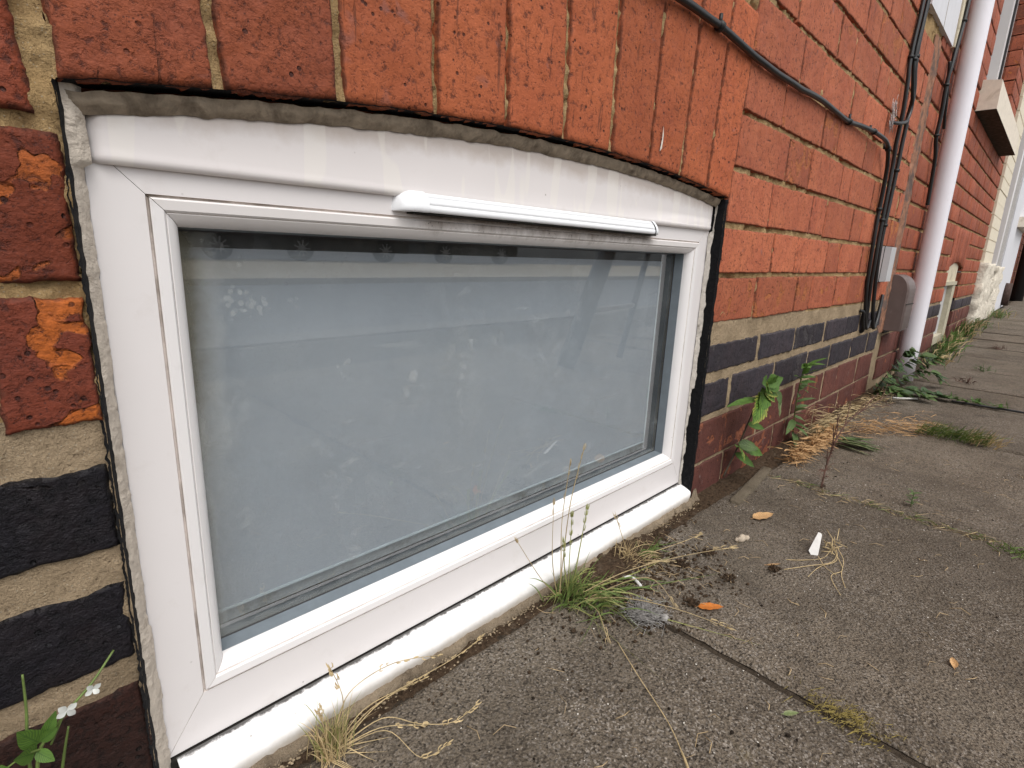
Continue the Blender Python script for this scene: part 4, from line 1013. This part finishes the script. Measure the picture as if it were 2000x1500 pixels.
spike(b, [(.436, -.028, -.385), (.436, -.026, -.34), (.438, -.022, -.29), (.449, -.02, -.220)], .0008, .25, rg, 10, .0012)
spike(b, [(.432, -.028, -.385), (.420, -.026, -.33), (.424, -.02, -.259)], .0006, .2, rg, 6, .0012)
spike(b, [(.432, -.032, -.385), (.40, -.028, -.345), (.364, -.02, -.285)], .0007, .15, rg, 6, .001)
spike(b, [(.45, -.04, -.385), (.50, -.07, -.36), (.56, -.11, -.345), (.62, -.15, -.338)], .0007, .2, rg, 12, .003)
spike(b, [(.45, -.045, -.385), (.48, -.09, -.375), (.51, -.14, -.378), (.53, -.19, -.384)], .0007, .2, rg, 12, .003)
spike(b, [(.45, -.05, -.385), (.43, -.085, -.370), (.415, -.11, -.385)], .0006, .3, rg, 8, .002)
spike(b, [(.455, -.05, -.385), (.50, -.10, -.352), (.52, -.13, -.385)], .0006, .2, rg, 8, .002)
tp(b.build('dry_stalks', m_straw, t_, uv=False))
b = MB()
for P in ([(.440, -.036, -.385), (.441, -.034, -.34), (.445, -.03, -.278)], [(.446, -.036, -.385), (.465, -.03, -.33), (.488, -.02, -.289)], [(.44, -.038, -.385), (.43, -.036, -.34), (.428, -.034, -.305)]):
    spike(b, P, .0009, .38, rg, 34, .0016, .006)
tp(b.build('seed_heads', m_grass2, t_))
# dry tuft at the left end
t_ = thing('grass_tuft', 'mostly dry straw coloured grass tuft below the left half of the sill', 'grass tuft', (.15, -.036, -.39), 'grass tufts at the wall foot')
def tp(o): o.matrix_parent_inverse = Matrix.Translation((-.15, .036, .39)); return o
b = MB(); gblades(b, (.150, -.034, -.389), 110, (.02, .055), .35, .0010, rg, (.0, -.05), .3, base_r=.007); gblades(b, (.152, -.036, -.389), 40, (.015, .035), 1.0, .0009, rg, (-.1, -.5), .9); tp(b.build('dry_blades', m_straw, t_, uv=True))
b = MB(); gblades(b, (.154, -.033, -.389), 60, (.025, .06), .3, .0010, rg, (.05, 0), .3, base_r=.006); tp(b.build('blades', m_grass2, t_, uv=True))
b = MB()
for P in ([(.153, -.034, -.387), (.165, -.030, -.35), (.159, -.02, -.318)], [(.152, -.034, -.387), (.158, -.034, -.36), (.175, -.028, -.345), (.22, -.02, -.352), (.27, -.022, -.372)],
          [(.152, -.034, -.387), (.19, -.045, -.372), (.215, -.062, -.382), (.238, -.078, -.384), (.262, -.082, -.378)], [(.152, -.034, -.387), (.185, -.05, -.374), (.22, -.066, -.384)],
          [(.152, -.034, -.387), (.19, -.05, -.38), (.20, -.085, -.386), (.225, -.09, -.386)], [(.152, -.034, -.387), (.18, -.030, -.37), (.215, -.026, -.375), (.25, -.026, -.382)], [(.152, -.034, -.387), (.19, -.028, -.375), (.24, -.024, -.381)],
          [(.148, -.034, -.387), (.146, -.036, -.36), (.143, -.034, -.338)], [(.16, -.034, -.387), (.2, -.03, -.372), (.28, -.026, -.379), (.315, -.03, -.37)]):
    spike(b, P, .00055, .35, rg, 12, .0022, .004)
tp(b.build('dry_stalks', m_straw, t_))
# small dry tuft
t_ = thing('grass_tuft', 'small yellowed grass tuft at the right part of the sill in dark soil', 'grass tuft', (.57, -.03, -.39), 'grass tufts at the wall foot')
def tp(o): o.matrix_parent_inverse = Matrix.Translation((-.57, .03, .39)); return o
b = MB(); gblades(b, (.572, -.03, -.388), 46, (.02, .045), .55, .0016, rg, (.1, -.1), .5, base_r=.008); gblades(b, (.58, -.05, -.388), 24, (.02, .05), 1.3, .0013, rg, (.3, -.4), .9); tp(b.build('dry_blades', m_straw, t_, uv=True))
b = MB(); gblades(b, (.60, -.045, -.388), 22, (.02, .04), .9, .002, rg, (.3, -.2), .7, base_r=.010); tp(b.build('blades', m_grass, t_, uv=True))
b = MB(); spike(b, [(.58, -.04, -.387), (.64, -.07, -.375), (.68, -.08, -.372)], .0006, .3, rg, 10, .002); spike(b, [(.575, -.03, -.387), (.565, -.02, -.35), (.555, -.016, -.325)], .0006, .4, rg, 10, .002); tp(b.build('dry_stalks', m_straw, t_))
# leaves
def leaf(parent, base, tip, wdt, mat, normal=(0, -1, .3), serr=0, fold=.25, droop=.15, nl=12, inv=None, name='leaf', shape=1.0):
    a, t = Vector(base), Vector(tip); d = t-a; L = d.length; d.normalize(); nrm = Vector(normal); nrm = (nrm-d*nrm.dot(d)).normalized(); s = d.cross(nrm)
    V = []; F = []; uv = []
    for i in range(nl+1):
        u = i/nl; ww = wdt*.5*(math.sin(math.pi*min(1, u**(.75*shape)*.98+.02)))**.8 if i < nl else .0002
        if i == 0: ww = wdt*.03
        p = a+d*L*u-nrm*droop*L*u*u
        sz_ = (1+serr*(1 if i % 2 else -1)) if 0 < i < nl else 1
        for k in (-2, -1, 0, 1, 2):
            kk = k/2; V.append(p+s*kk*ww*(sz_ if abs(k) == 2 else 1)+nrm*(abs(kk)**1.2*ww*fold+.03*wdt*math.sin(u*20+k))); uv.append((.5+kk/2, u))
    for i in range(nl):
        for k in range(4): F.append((i*5+k, i*5+k+1, (i+1)*5+k+1, (i+1)*5+k))
    o = mesh(name, V, F, mat, parent, True, uv=uv)
    if inv: o.matrix_parent_inverse = Matrix.Translation(-Vector(inv))
    return o
def pst(parent, P, r, mat, inv, name='stem', n=6):
    b = MB(); pts = smooth_path(P, 6); b.tube(pts, [r*(1-.5*i/len(pts)) for i in range(len(pts))], n); o = b.build(name, mat, parent); o.matrix_parent_inverse = Matrix.Translation(-Vector(inv)); return o
# nettle-like weed
B = (.90, -.012, -.372); t_ = thing('weed_plant', 'upright weed with yellow edged veined leaf in front of the blue bricks', 'weed', B, 'weeds along the wall foot')
pst(t_, [B, (.925, -.02, -.321), (.932, -.028, -.28), (.935, -.036, -.245), (.945, -.044, -.218), (.943, -.048, -.200)], .0017, m_dstem, B)
leaf(t_, (.945, -.042, -.222), (.882, -.060, -.256), .040, m_nettle, (-.2, -1, .35), .07, .2, .1, 18, B)
leaf(t_, (.945, -.044, -.212), (.915, -.058, -.240), .040, m_fresh, (0, -1, .4), .07, .2, .2, 14, B)
leaf(t_, (.938, -.040, -.228), (.833, -.03, -.222), .016, m_fresh, (0, -.3, 1), .05, .2, .05, 14, B)
leaf(t_, (.943, -.047, -.204), (.900, -.058, -.190), .030, m_fresh, (0, -1, .4), .06, .2, .1, 14, B); leaf(t_, (.943, -.047, -.204), (.985, -.058, -.198), .032, m_fresh, (0, -1, .4), .06, .2, .15, 14, B)
leaf(t_, (.943, -.047, -.204), (.950, -.062, -.186), .018, m_fresh, (0, -1, .2), .06, .2, .1, 12, B); leaf(t_, (.940, -.045, -.214), (.958, -.062, -.232), .020, m_nettle, (0, -1, .4), .06, .2, .1, 12, B)
pst(t_, [(.940, -.044, -.212), (.975, -.05, -.212), (.988, -.052, -.23)], .0007, m_stem, B); leaf(t_, (.986, -.052, -.222), (1.004, -.057, -.272), .016, m_pale, (0, -1, .1), .05, .3, .0, 14, B); leaf(t_, (.984, -.052, -.218), (.986, -.060, -.245), .012, m_mid, (-.5, -1, .1), .05, .3, .0, 12, B)
leaf(t_, (.922, -.022, -.312), (.985, -.050, -.338), .026, m_fresh, (0, -1, .5), .06, .2, .1, 12, B); leaf(t_, (.922, -.022, -.312), (.945, -.050, -.318), .022, m_mid, (0, -1, .5), .06, .2, .1, 12, B); leaf(t_, (.922, -.022, -.316), (.895, -.03, -.306), .011, m_fresh, (0, -.3, 1), .06, .2, .1, 12, B)
for k, (a_, q_, w_) in enumerate([((.943, -.047, -.206), (.918, -.064, -.205), .020), ((.943, -.047, -.204), (.965, -.066, -.190), .020), ((.941, -.045, -.214), (.972, -.062, -.222), .018), ((.930, -.030, -.275), (.958, -.052, -.282), .014), ((.922, -.022, -.315), (.900, -.048, -.328), .014), ((.918, -.02, -.33), (.950, -.05, -.352), .018)]):
    leaf(t_, a_, q_, w_, m_fresh if k % 2 else m_nettle, (0, -1, .5), .06, .22, .15, 12, B)
# narrow-leaved weed
B = (1.262, -.012, -.388); t_ = thing('weed_plant', 'tall narrow leaved weed beside the red brick foot of the wall', 'weed', B, 'weeds along the wall foot')
S_ = [B, (1.236, -.015, -.331), (1.214, -.02, -.274), (1.203, -.025, -.227), (1.192, -.03, -.20)]
pst(t_, S_, .0015, m_stem, B); rg = random.Random(5); sp_ = smooth_path(S_, 8)
for k in range(26):
    u = .12+.86*k/25; p = sp_[min(len(sp_)-1, int(u*(len(sp_)-1)))]; a = k*2.4; L = (.05 if u < .72 else .046)*rg.uniform(.8, 1.15)
    if .42 < u < .55 and k % 2: continue
    q = p+Vector((math.cos(a)*L, -abs(math.sin(a))*L*.6-.004, L*rg.uniform(.1, .7) if u > .3 else -L*.2)); q.z = max(q.z, -.386)
    leaf(t_, p, q, .0095 if u > .3 else .015, m_fresh if u > .65 else m_mid, (0, -.5, 1), 0, .25, .25, 9, B)
# dead stalk with reddish foot
B = (1.035, -.135, -.389); t_ = thing('dead_plant', 'dead branching red brown stalk leaning over the pavement', 'dead plant', B)
b = MB(); main = [B, (1.062, -.131, -.354), (1.095, -.130, -.319), (1.142, -.130, -.297), (1.215, -.130, -.289), (1.34, -.130, -.292), (1.55, -.131, -.294)]; main = [Vector(p) for p in main]
sm = smooth_path(main, 8); b.tube(sm, [.0017*(1-.6*i/len(sm)) for i in range(len(sm))], 5)
rg = random.Random(8)
for u, dv in ((.18, (-.012, .0, .035)), (.25, (.012, .0, .075)), (.32, (-.03, .0, .045)), (.36, (.02, .01, .05)), (.42, (.10, -.02, -.005)), (.5, (.06, .01, .04)), (.58, (.14, .0, .02)), (.66, (.10, -.01, .03)), (.75, (.13, .0, .018)), (.85, (.14, -.02, -.012)), (.9, (.12, .01, .02))):
    p = sm[int(u*(len(sm)-1))]; q = p+Vector(dv); mdl = p.lerp(q, .5)+Vector((rg.uniform(-.006, .006), 0, rg.uniform(-.006, .004))); b.tube(smooth_path([p, mdl, q], 4), [.0010]*5+[.0007]*3+[.0004], 4)
    for k in range(3): e = p.lerp(q, rg.uniform(.4, 1)); b.tube([e, e+Vector((rg.uniform(-.01, .016), rg.uniform(-.01, .01), rg.uniform(-.002, .016)))], .0004, 3)
o = b.build('stalk', m_dead, t_); o.matrix_parent_inverse = Matrix.Translation(-Vector(B))
b = MB()
for k in range(46):
    u = rg.uniform(0, .35); p = sm[int(u*(len(sm)-1))]; a = rg.uniform(0, 6.28); L = rg.uniform(.008, .02); q = p+Vector((math.cos(a)*L, math.sin(a)*L, rg.uniform(-.006, .012))); q.z = max(q.z, -.387); b.blade([p, p.lerp(q, .5)+Vector((0, 0, .003)), q], .0018)
o = b.build('shrivelled_leaves', m_dead, t_, uv=True); o.matrix_parent_inverse = Matrix.Translation(-Vector(B))
# straw and dead fern heaps
def heapthing(name, label, cat, B, fn, mat, n, L, w, seed, part='dry_blades', group=None):
    rg = random.Random(seed); t_ = thing(name, label, cat, B, group); b = MB()
    for k in range(n):
        p, a, el = fn(rg); l = rg.uniform(*L); d = Vector((math.cos(a)*math.cos(el), math.sin(a)*math.cos(el), math.sin(el)))
        P = [p+d*l*u+Vector((rg.gauss(0, .002), rg.gauss(0, .002), -l*.35*u*u+rg.gauss(0, .001))) for u in (0, .3, .6, .85, 1)]
        P = [Vector((q.x, min(q.y, -.004), max(q.z, zg(q.x)+.001))) for q in P]; b.blade(P, w*rg.uniform(.6, 1.4))
    o = b.build(part, mat, t_, uv=True); o.matrix_parent_inverse = Matrix.Translation(-Vector(B)); return t_
def along(p0, p1, sp_, h, a0, asd):
    def fn(rg):
        u = rg.random(); p = Vector(p0).lerp(Vector(p1), u)+Vector((rg.gauss(0, sp_), rg.gauss(0, sp_*.6), abs(rg.gauss(0, h)))); return p, rg.gauss(a0, asd), rg.uniform(-.1, .5)
    return fn
heapthing('dead_fern', 'brown curled dead fern lying on the paving by the wall foot', 'dead fern', (1.2, -.06, -.39), along((1.11, -.055, -.385), (1.32, -.070, -.372), .012, .014, -1.2, 1.3), m_brown, 420, (.012, .034), .0030, 31)
heapthing('straw_clump', 'pale dry straw clump against the wall behind the dead fern', 'straw clump', (1.40, -.03, -.39), along((1.34, -.025, -.386), (1.50, -.055, -.386), .014, .024, .6, 1.8), m_straw, 240, (.02, .07), .0014, 32, group='straw clumps on the paving')
heapthing('straw_clump', 'orange brown straw strip leading from the wall to the green tuft', 'straw clump', (1.52, -.12, -.39), along((1.42, -.075, -.386), (1.62, -.20, -.386), .018, .018, -.6, 1.2), m_brown, 260, (.02, .06), .0014, 33, group='straw clumps on the paving')
heapthing('straw_clump', 'tangled pale straw beside the bramble at the pipe foot', 'straw clump', (1.70, -.03, -.39), along((1.58, -.02, -.386), (1.92, -.07, -.386), .02, .012, .4, 2), m_straw, 160, (.02, .06), .0016, 34, group='straw clumps on the paving')
# uprooted green leaves
B = (1.33, -.10, -.386); t_ = thing('uprooted_weed', 'limp green uprooted weed lying beside the dead fern', 'weed', B); rg = random.Random(12)
for k in range(18):
    p = Vector((1.33+rg.gauss(0, .012), -.085+rg.gauss(0, .008), -.384+rg.uniform(0, .012))); q = p+Vector((rg.uniform(-.015, .075), -rg.uniform(.045, .085), rg.uniform(-.004, .010))); q.z = max(q.z, -.385)
    leaf(t_, p, q, rg.uniform(.009, .014), m_pale if k % 3 == 0 else m_mid, (.2, -.2, 1), 0, .2, .1, 8, B)
# green tuft on the slab joint
B = (1.60, -.245, -.389); t_ = thing('grass_tuft', 'dense green grass tuft growing from a joint in the middle of the pavement', 'grass tuft', B, 'grass tufts in the pavement joints'); rg = random.Random(14)
for mat, nn, nm in ((m_grass_d, 380, 'blades'), (m_grass2, 90, 'yellow_blades'), (m_straw, 90, 'dry_blades')):
    b = MB()
    for k in range(nn):
        u = rg.random(); c = (1.60+rg.gauss(0, .016), -.19-.13*u if nm != 'dry_blades' else -.28-.06*u, -.388); gblades(b, c, 1, (.022, .060), .5, .0020, rg, (-.25, -.25), .4, base_r=.006)
    o = b.build(nm, mat, t_, uv=True); o.matrix_parent_inverse = Matrix.Translation(-Vector(B))
# tuft at the right edge
B = (1.0, -.40, -.389); t_ = thing('grass_tuft', 'small green tuft in the pavement joint at the right picture edge', 'grass tuft', B, 'grass tufts in the pavement joints')
b = MB(); 
for k in range(120): gblades(b, (1.005+rg.gauss(0, .010), -.405+rg.gauss(0, .022), -.388), 1, (.008, .020), .8, .0022, rg, (0, 0), .4, base_r=.003)
o = b.build('blades', m_grass, t_, uv=True); o.matrix_parent_inverse = Matrix.Translation(-Vector(B))
# moss patch in the joint
B = (.497, -.31, -.389); t_ = thing('moss_patch', 'dry yellow moss and grass patch in the slab joint near the camera', 'moss', B); b = MB()
for k in range(650):
    x, y = .500+rg.gauss(0, .010), -.307+rg.gauss(0, .016); gblades(b, (x, y, -.3895), 1, (.003, .009), 1.0, .0010, rg, (0, 0), .4, 3, base_r=.001)
o = b.build('moss_fronds', m_moss, t_, uv=True); o.matrix_parent_inverse = Matrix.Translation(-Vector(B))
# sprig in the next joint
B = (1.07, -.262, -.389); t_ = thing('weed_sprig', 'tiny green sprig standing in the second slab joint', 'weed', B)
pst(t_, [B, (1.07, -.262, -.375), (1.068, -.262, -.362)], .0006, m_stem, B)
for k in range(12):
    a = k*2.4; z = -.385+.022*k/11; leaf(t_, (1.07, -.262, z), (1.07+.011*math.cos(a), -.262+.011*math.sin(a), z+.004), .005, m_mid, (0, -.3, 1), 0, .2, .1, 6, B)
# weeds along joints, leafy bits
b = MB(); b2 = MB()
for k in range(140):
    y = rg.uniform(-.38, -.06); x = 1.02+rg.gauss(0, .006); (b2 if k % 3 else b).blade([(x, y, -.391), (x+rg.gauss(0, .006), y+rg.gauss(0, .008), -.386), (x+rg.gauss(0, .012), y+rg.gauss(0, .014), -.3855)], .0016)
o = b.build('joint_weeds', m_grass, None, uv=True); tag(o, 'sparse green weeds along the second slab joint', kind='stuff'); o = b2.build('joint_debris', m_straw, None, uv=True); tag(o, 'dry plant debris along the second slab joint', kind='stuff')
# bramble at the pipe foot
B = (2.05, -.06, -.389); t_ = thing('bramble', 'dark green bramble sprawling round the foot of the white downpipe', 'bramble', B); rg = random.Random(17)
arcs = [[(1.98, -.02, -.387), (1.93, -.05, -.32), (1.95, -.08, -.25), (2.0, -.09, -.245)], [(2.0, -.03, -.387), (2.02, -.07, -.30), (2.10, -.10, -.27), (2.2, -.10, -.28)], [(2.02, -.03, -.387), (2.1, -.09, -.34), (2.2, -.12, -.33), (2.28, -.14, -.36)], [(1.96, -.02, -.387), (1.90, -.06, -.35), (1.90, -.10, -.36)], [(2.02, -.04, -.387), (2.0, -.10, -.36), (1.98, -.15, -.375)], [(2.2, -.03, -.387), (2.3, -.09, -.33), (2.4, -.11, -.30)], [(2.02, -.05, -.387), (2.05, -.12, -.37), (2.06, -.18, -.38)]]
for A_ in arcs:
    pst(t_, A_, .0013, m_dstem, B); sp_ = smooth_path(A_, 8)
    for k in range(26):
        p = sp_[min(len(sp_)-1, int((.1+.9*k/25)*(len(sp_)-1)))]; a = rg.uniform(0, 6.28); L = rg.uniform(.022, .046)
        q = p+Vector((math.cos(a)*L, -abs(math.sin(a))*L*.9, rg.uniform(-.012, .010))); q.z = max(q.z, -.384)
        leaf(t_, p, q, L*rg.uniform(.45, .65), m_mid if rg.random() < .5 else m_bram, (rg.uniform(-.3, .3), -.6, .8), .04, .25, .15, 8, B)
B = (2.1, -.23, -.389); t_ = thing('creeping_weed', 'creeping leafy weed trailing along the joint past the bramble', 'weed', B)
pst(t_, [(2.06, -.16, -.385), (2.075, -.22, -.380), (2.07, -.30, -.384), (2.065, -.36, -.386)], .0010, m_stem, B)
for k in range(30):
    u = k/29; p = Vector((2.07+rg.gauss(0, .012), -.17-.16*u, -.384)); q = p+Vector((rg.gauss(0, .02), rg.gauss(0, .02), rg.uniform(.004, .026))); leaf(t_, p, q, rg.uniform(.007, .013), m_mid if k % 2 else m_fresh, (0, -.4, 1), 0, .25, .1, 7, B)
# far weeds along the next house
for i, (x, y, s_, lab) in enumerate([(2.9, -.05, .05, 'straggly weed just beyond the downpipe'), (3.15, -.05, .07, 'yellow green weed left of the cellar light'), (3.5, -.05, .09, 'bright green weed below the arched cellar light'), (3.95, -.05, .10, 'bushy green weed right of the arched cellar light'), (4.35, -.06, .07, 'low weed left of the flaking plinth'), (5.2, -.10, .08, 'low weed below the white door surround')]):
    B = (x, y, zg(x)); t_ = thing('weed_plant', lab, 'weed', B, 'weeds along the next house'); b = MB(); b2 = MB(); rg = random.Random(50+i)
    for k in range(90):
        a = rg.uniform(0, 6.28); rr = abs(rg.gauss(0, .12)); p = Vector((x+math.cos(a)*rr, min(-.01, y+math.sin(a)*rr*.3), zg(x)-.002)); h = s_*rg.uniform(.3, 1.1)
        q = p+Vector((rg.gauss(0, .03), rg.gauss(0, .02), h)); (b if k % 3 else b2).blade([p, p.lerp(q, .5)+Vector((0, 0, .01)), q+Vector((.01, -.01, -.3*h*rg.random()))], .010)
    for bb, mm in ((b, m_fresh if i in (1, 2, 3) else m_mid), (b2, m_straw)): o = bb.build('leaves', mm, t_, uv=True); o.matrix_parent_inverse = Matrix.Translation(-Vector(B))
for i, (x, y) in enumerate([(2.8, -.22), (3.5, -.22), (2.45, -.20)]):
    B = (x, y, zg(x)); b = MB(); rg = random.Random(70+i); gblades(b, (x, y, zg(x)), 30, (.02, .05), .8, .004, rg, (0, 0), .5, base_r=.02); o = b.build('grass_sprig', m_dead if i else m_mid, None, uv=True); tag(o, ['sparse sprig in a far slab joint, right of the pipe foot', 'dark withered sprig in the farther slab joint', 'thin withered sprig on the slab edge nearest the pipe'][i], 'weed', 'sprigs in the far slab joints')
# white-flowered weed, bottom left
B = (-.012, -.035, -.389); t_ = thing('flowering_weed', 'slender weed with small white flowers at the lower left corner', 'weed', B)
pst(t_, [B, (-.013, -.036, -.32), (-.008, -.036, -.268), (.000, -.035, -.255), (.010, -.033, -.246), (.019, -.030, -.240), (.031, -.022, -.231)], .0011, m_stem, B)
pst(t_, [(-.012, -.036, -.30), (-.011, -.034, -.262), (-.0085, -.031, -.240), (-.0072, -.030, -.219)], .0010, m_stem, B); pst(t_, [(-.002, -.036, -.262), (.003, -.036, -.252), (.006, -.036, -.246)], .0006, m_stem, B); pst(t_, [(-.004, -.037, -.30), (.002, -.037, -.272), (.006, -.036, -.256)], .0010, m_stem, B)
pst(t_, [(-.006, -.036, -.262), (-.012, -.04, -.258), (-.020, -.045, -.257)], .0007, m_stem, B)
for (a, q, wd_) in (((-.006, -.036, -.258), (-.0125, -.042, -.243), .010), ((-.006, -.036, -.257), (.001, -.042, -.250), .006), ((-.004, -.036, -.256), (.002, -.038, -.243), .006), ((-.008, -.036, -.262), (-.002, -.042, -.268), .006), ((-.018, -.045, -.257), (-.026, -.046, -.260), .010), ((-.008, -.036, -.262), (-.015, -.046, -.254), .009)):
    leaf(t_, a, q, wd_, m_fresh, (0, -1, .4), 0, .2, .1, 8, B)
def flower(c, r, seed):
    rg = random.Random(seed)
    for k in range(4):
        a = k*math.pi/2+.5+rg.gauss(0, .15); q = (c[0]+math.cos(a)*r, c[1]-.001, c[2]+math.sin(a)*r); leaf(t_, c, q, r*.75, m_flower, (0, -1, .1), 0, .15, .1, 6, B, 'petal', 1.6)
flower((.0065, -.038, -.2445), .0048, 3); flower((.0185, -.034, -.2415), .0040, 4)

# ------------------------------------------------------------------ litter
def litter_leaf(name, label, c, L, wd, ang, mat, curl=.25):
    B = (c[0], c[1], zg(c[0])); d = Vector((math.cos(ang), math.sin(ang), 0)); a = Vector(B)-d*L/2+Vector((0, 0, .0018)); q = Vector(B)+d*L/2+Vector((0, 0, .0040))
    t_ = thing(name, label, 'leaf', B, 'fallen leaves on the paving'); leaf(t_, a, q, wd, mat, (0, 0, 1), 0, curl, -.1, 12, B, 'leaf_blade')
    pst(t_, [a, a-d*L*.15], .0005, mat, B, 'leaf_stalk', 4)
litter_leaf('fallen_leaf', 'orange oval fallen leaf on the slab below the soil heap', (.551, -.156), .028, .013, -1.0, m_orange)
litter_leaf('fallen_leaf', 'pale tan fallen leaf near the right end of the sill', (.830, -.110), .036, .020, -.55, m_tan)
litter_leaf('fallen_leaf', 'small brown curled leaf on the slab at lower right', (.652, -.364), .013, .007, .3, m_tan, .7)
litter_leaf('fallen_leaf', 'small dull cream leaf on the nearest slab below the joint', (.462, -.272), .013, .006, -.9, m_pale, .3)
litter_leaf('fallen_leaf', 'thin pale leaf scrap beside the dry roots', (.700, -.172), .018, .004, -.9, m_tan, .3)
b = MB(); rg = random.Random(2); b.rock((.734, -.116, -.3845), .0080, rg, (1.35, .8, .7)); b.rock((.742, -.119, -.3855), .0055, rg, (1.2, .8, .7)); b.rock((.728, -.112, -.3860), .0045, rg, (1.1, .9, .7)); o = b.build('pebble', m_pebble, None, True); tag(o, 'pale buff pebble on the slab right of the soil heap', 'pebble')
B = (.775, -.198, -.388); b = MB(); b.add([(.768, -.197, -.387), (.773, -.2045, -.387), (.800, -.199, -.368), (.799, -.196, -.367), (.770, -.193, -.383), (.776, -.201, -.382), (.801, -.197, -.3665), (.800, -.194, -.366)], [(0, 1, 2, 3), (7, 6, 5, 4), (0, 4, 5, 1), (1, 5, 6, 2), (2, 6, 7, 3), (3, 7, 4, 0)])
o = b.build('plaster_shard', m_white_shard, None, False); tag(o, 'bright white plaster shard propped beside dry roots on the slab', 'shard')
b = MB()
for P in ([(.805, -.208, -.378), (.790, -.222, -.384), (.765, -.222, -.3862), (.735, -.205, -.3862), (.70, -.185, -.3865)], [(.800, -.214, -.380), (.772, -.212, -.3862), (.745, -.196, -.3862), (.727, -.178, -.3865)], [(.806, -.214, -.376), (.785, -.232, -.385), (.745, -.240, -.3862), (.715, -.252, -.3865)],
          [(.80, -.219, -.381), (.775, -.226, -.386), (.742, -.215, -.3862), (.706, -.212, -.3865)], [(.79, -.222, -.384), (.758, -.238, -.3862), (.735, -.232, -.3862), (.72, -.236, -.3865), (.694, -.252, -.3865)], [(.77, -.205, -.3855), (.748, -.220, -.386), (.738, -.236, -.3865)]):
    b.tube(smooth_path(P, 5), .00045, 4)
for k in range(26): p = Vector((.80+rg.gauss(0, .008), -.215+rg.gauss(0, .006), -.384+abs(rg.gauss(0, .007)))); b.tube([p, p+Vector((rg.gauss(0, .012), rg.gauss(0, .01), rg.gauss(0, .004)))], .0006, 3)
o = b.build('dry_roots', m_straw, None); tag(o, 'tangle of pale dry roots lying on the slab', 'roots')
b = MB(); rg = random.Random(77)
for k in range(700):
    p = Vector((.484+rg.gauss(0, .010), -.110+rg.gauss(0, .009), -.386+abs(rg.gauss(0, .0035)))); q = p+Vector((rg.gauss(0, .006), rg.gauss(0, .006), rg.gauss(0, .0025))); q.z = max(q.z, -.388); b.tube([p, q], .00035, 3)
for k in range(14): b.rock((.484+rg.gauss(0, .008), -.110+rg.gauss(0, .007), -.385), .005, rg, (1.2, 1, .6))
o = b.build('fluff_clump', m_fluff, None); tag(o, 'grey fluff clump on the soil beside the green grass tuft', 'fluff')
b = MB(); b.tube(smooth_path([(.520, -.060, -.381), (.527, -.066, -.3805), (.522, -.082, -.3825)], 4), .0019, 5); o = b.build('white_stick', m_white_shard, None); tag(o, 'short white stick in the dark soil behind the grass tuft', 'stick')
b = MB(); b.tube(smooth_path([(1.935, -.075, -.384), (1.95, -.10, -.383), (1.99, -.13, -.384)], 4), .0028, 5); o = b.build('white_stick', m_white_shard, None); tag(o, 'long white stick lying in front of the bramble', 'stick')
b = MB(); b.tube(smooth_path([(.425, -.115, -.387), (.40, -.155, -.386), (.375, -.20, -.387), (.355, -.225, -.387), (.345, -.235, -.386)], 5), [.0005]*15+[.0011]*6, 4); o = b.build('straw_stalk', m_straw, None); tag(o, 'single long straw stalk lying across the nearest slab', 'straw')
b = MB(); rg = random.Random(9)
for c_ in ((.545, -.135), (.610, -.085), (.625, -.145), (.665, -.10), (.69, -.175)):
    for k in range(70): q_ = abs(rg.gauss(0, 1)); b.rock((c_[0]+rg.gauss(0, .0048), c_[1]+rg.gauss(0, .0038), -.3870+abs(rg.gauss(0, .0016))), rg.uniform(.0005, .0019), rg, (rg.uniform(.7, 2.), 1, .8))
o = b.build('moss_crumbs', m_soil, None); tag(o, 'black clumps of dead moss scattered on the slab', kind='stuff')
# white fleck of paint on a brick
b = MB(); b.add([(.6035, -.0012, .122), (.6065, -.0012, .136), (.607, -.0012, .151), (.6095, -.0012, .140), (.608, -.0012, .126)], [(4, 3, 2, 1, 0)]); o = b.build('paint_fleck', m_fleck, wall, False)

# ------------------------------------------------------------------ lift everything so that the pavement lies near z = 0
for o in TOPS: o.location.z += ZOFF
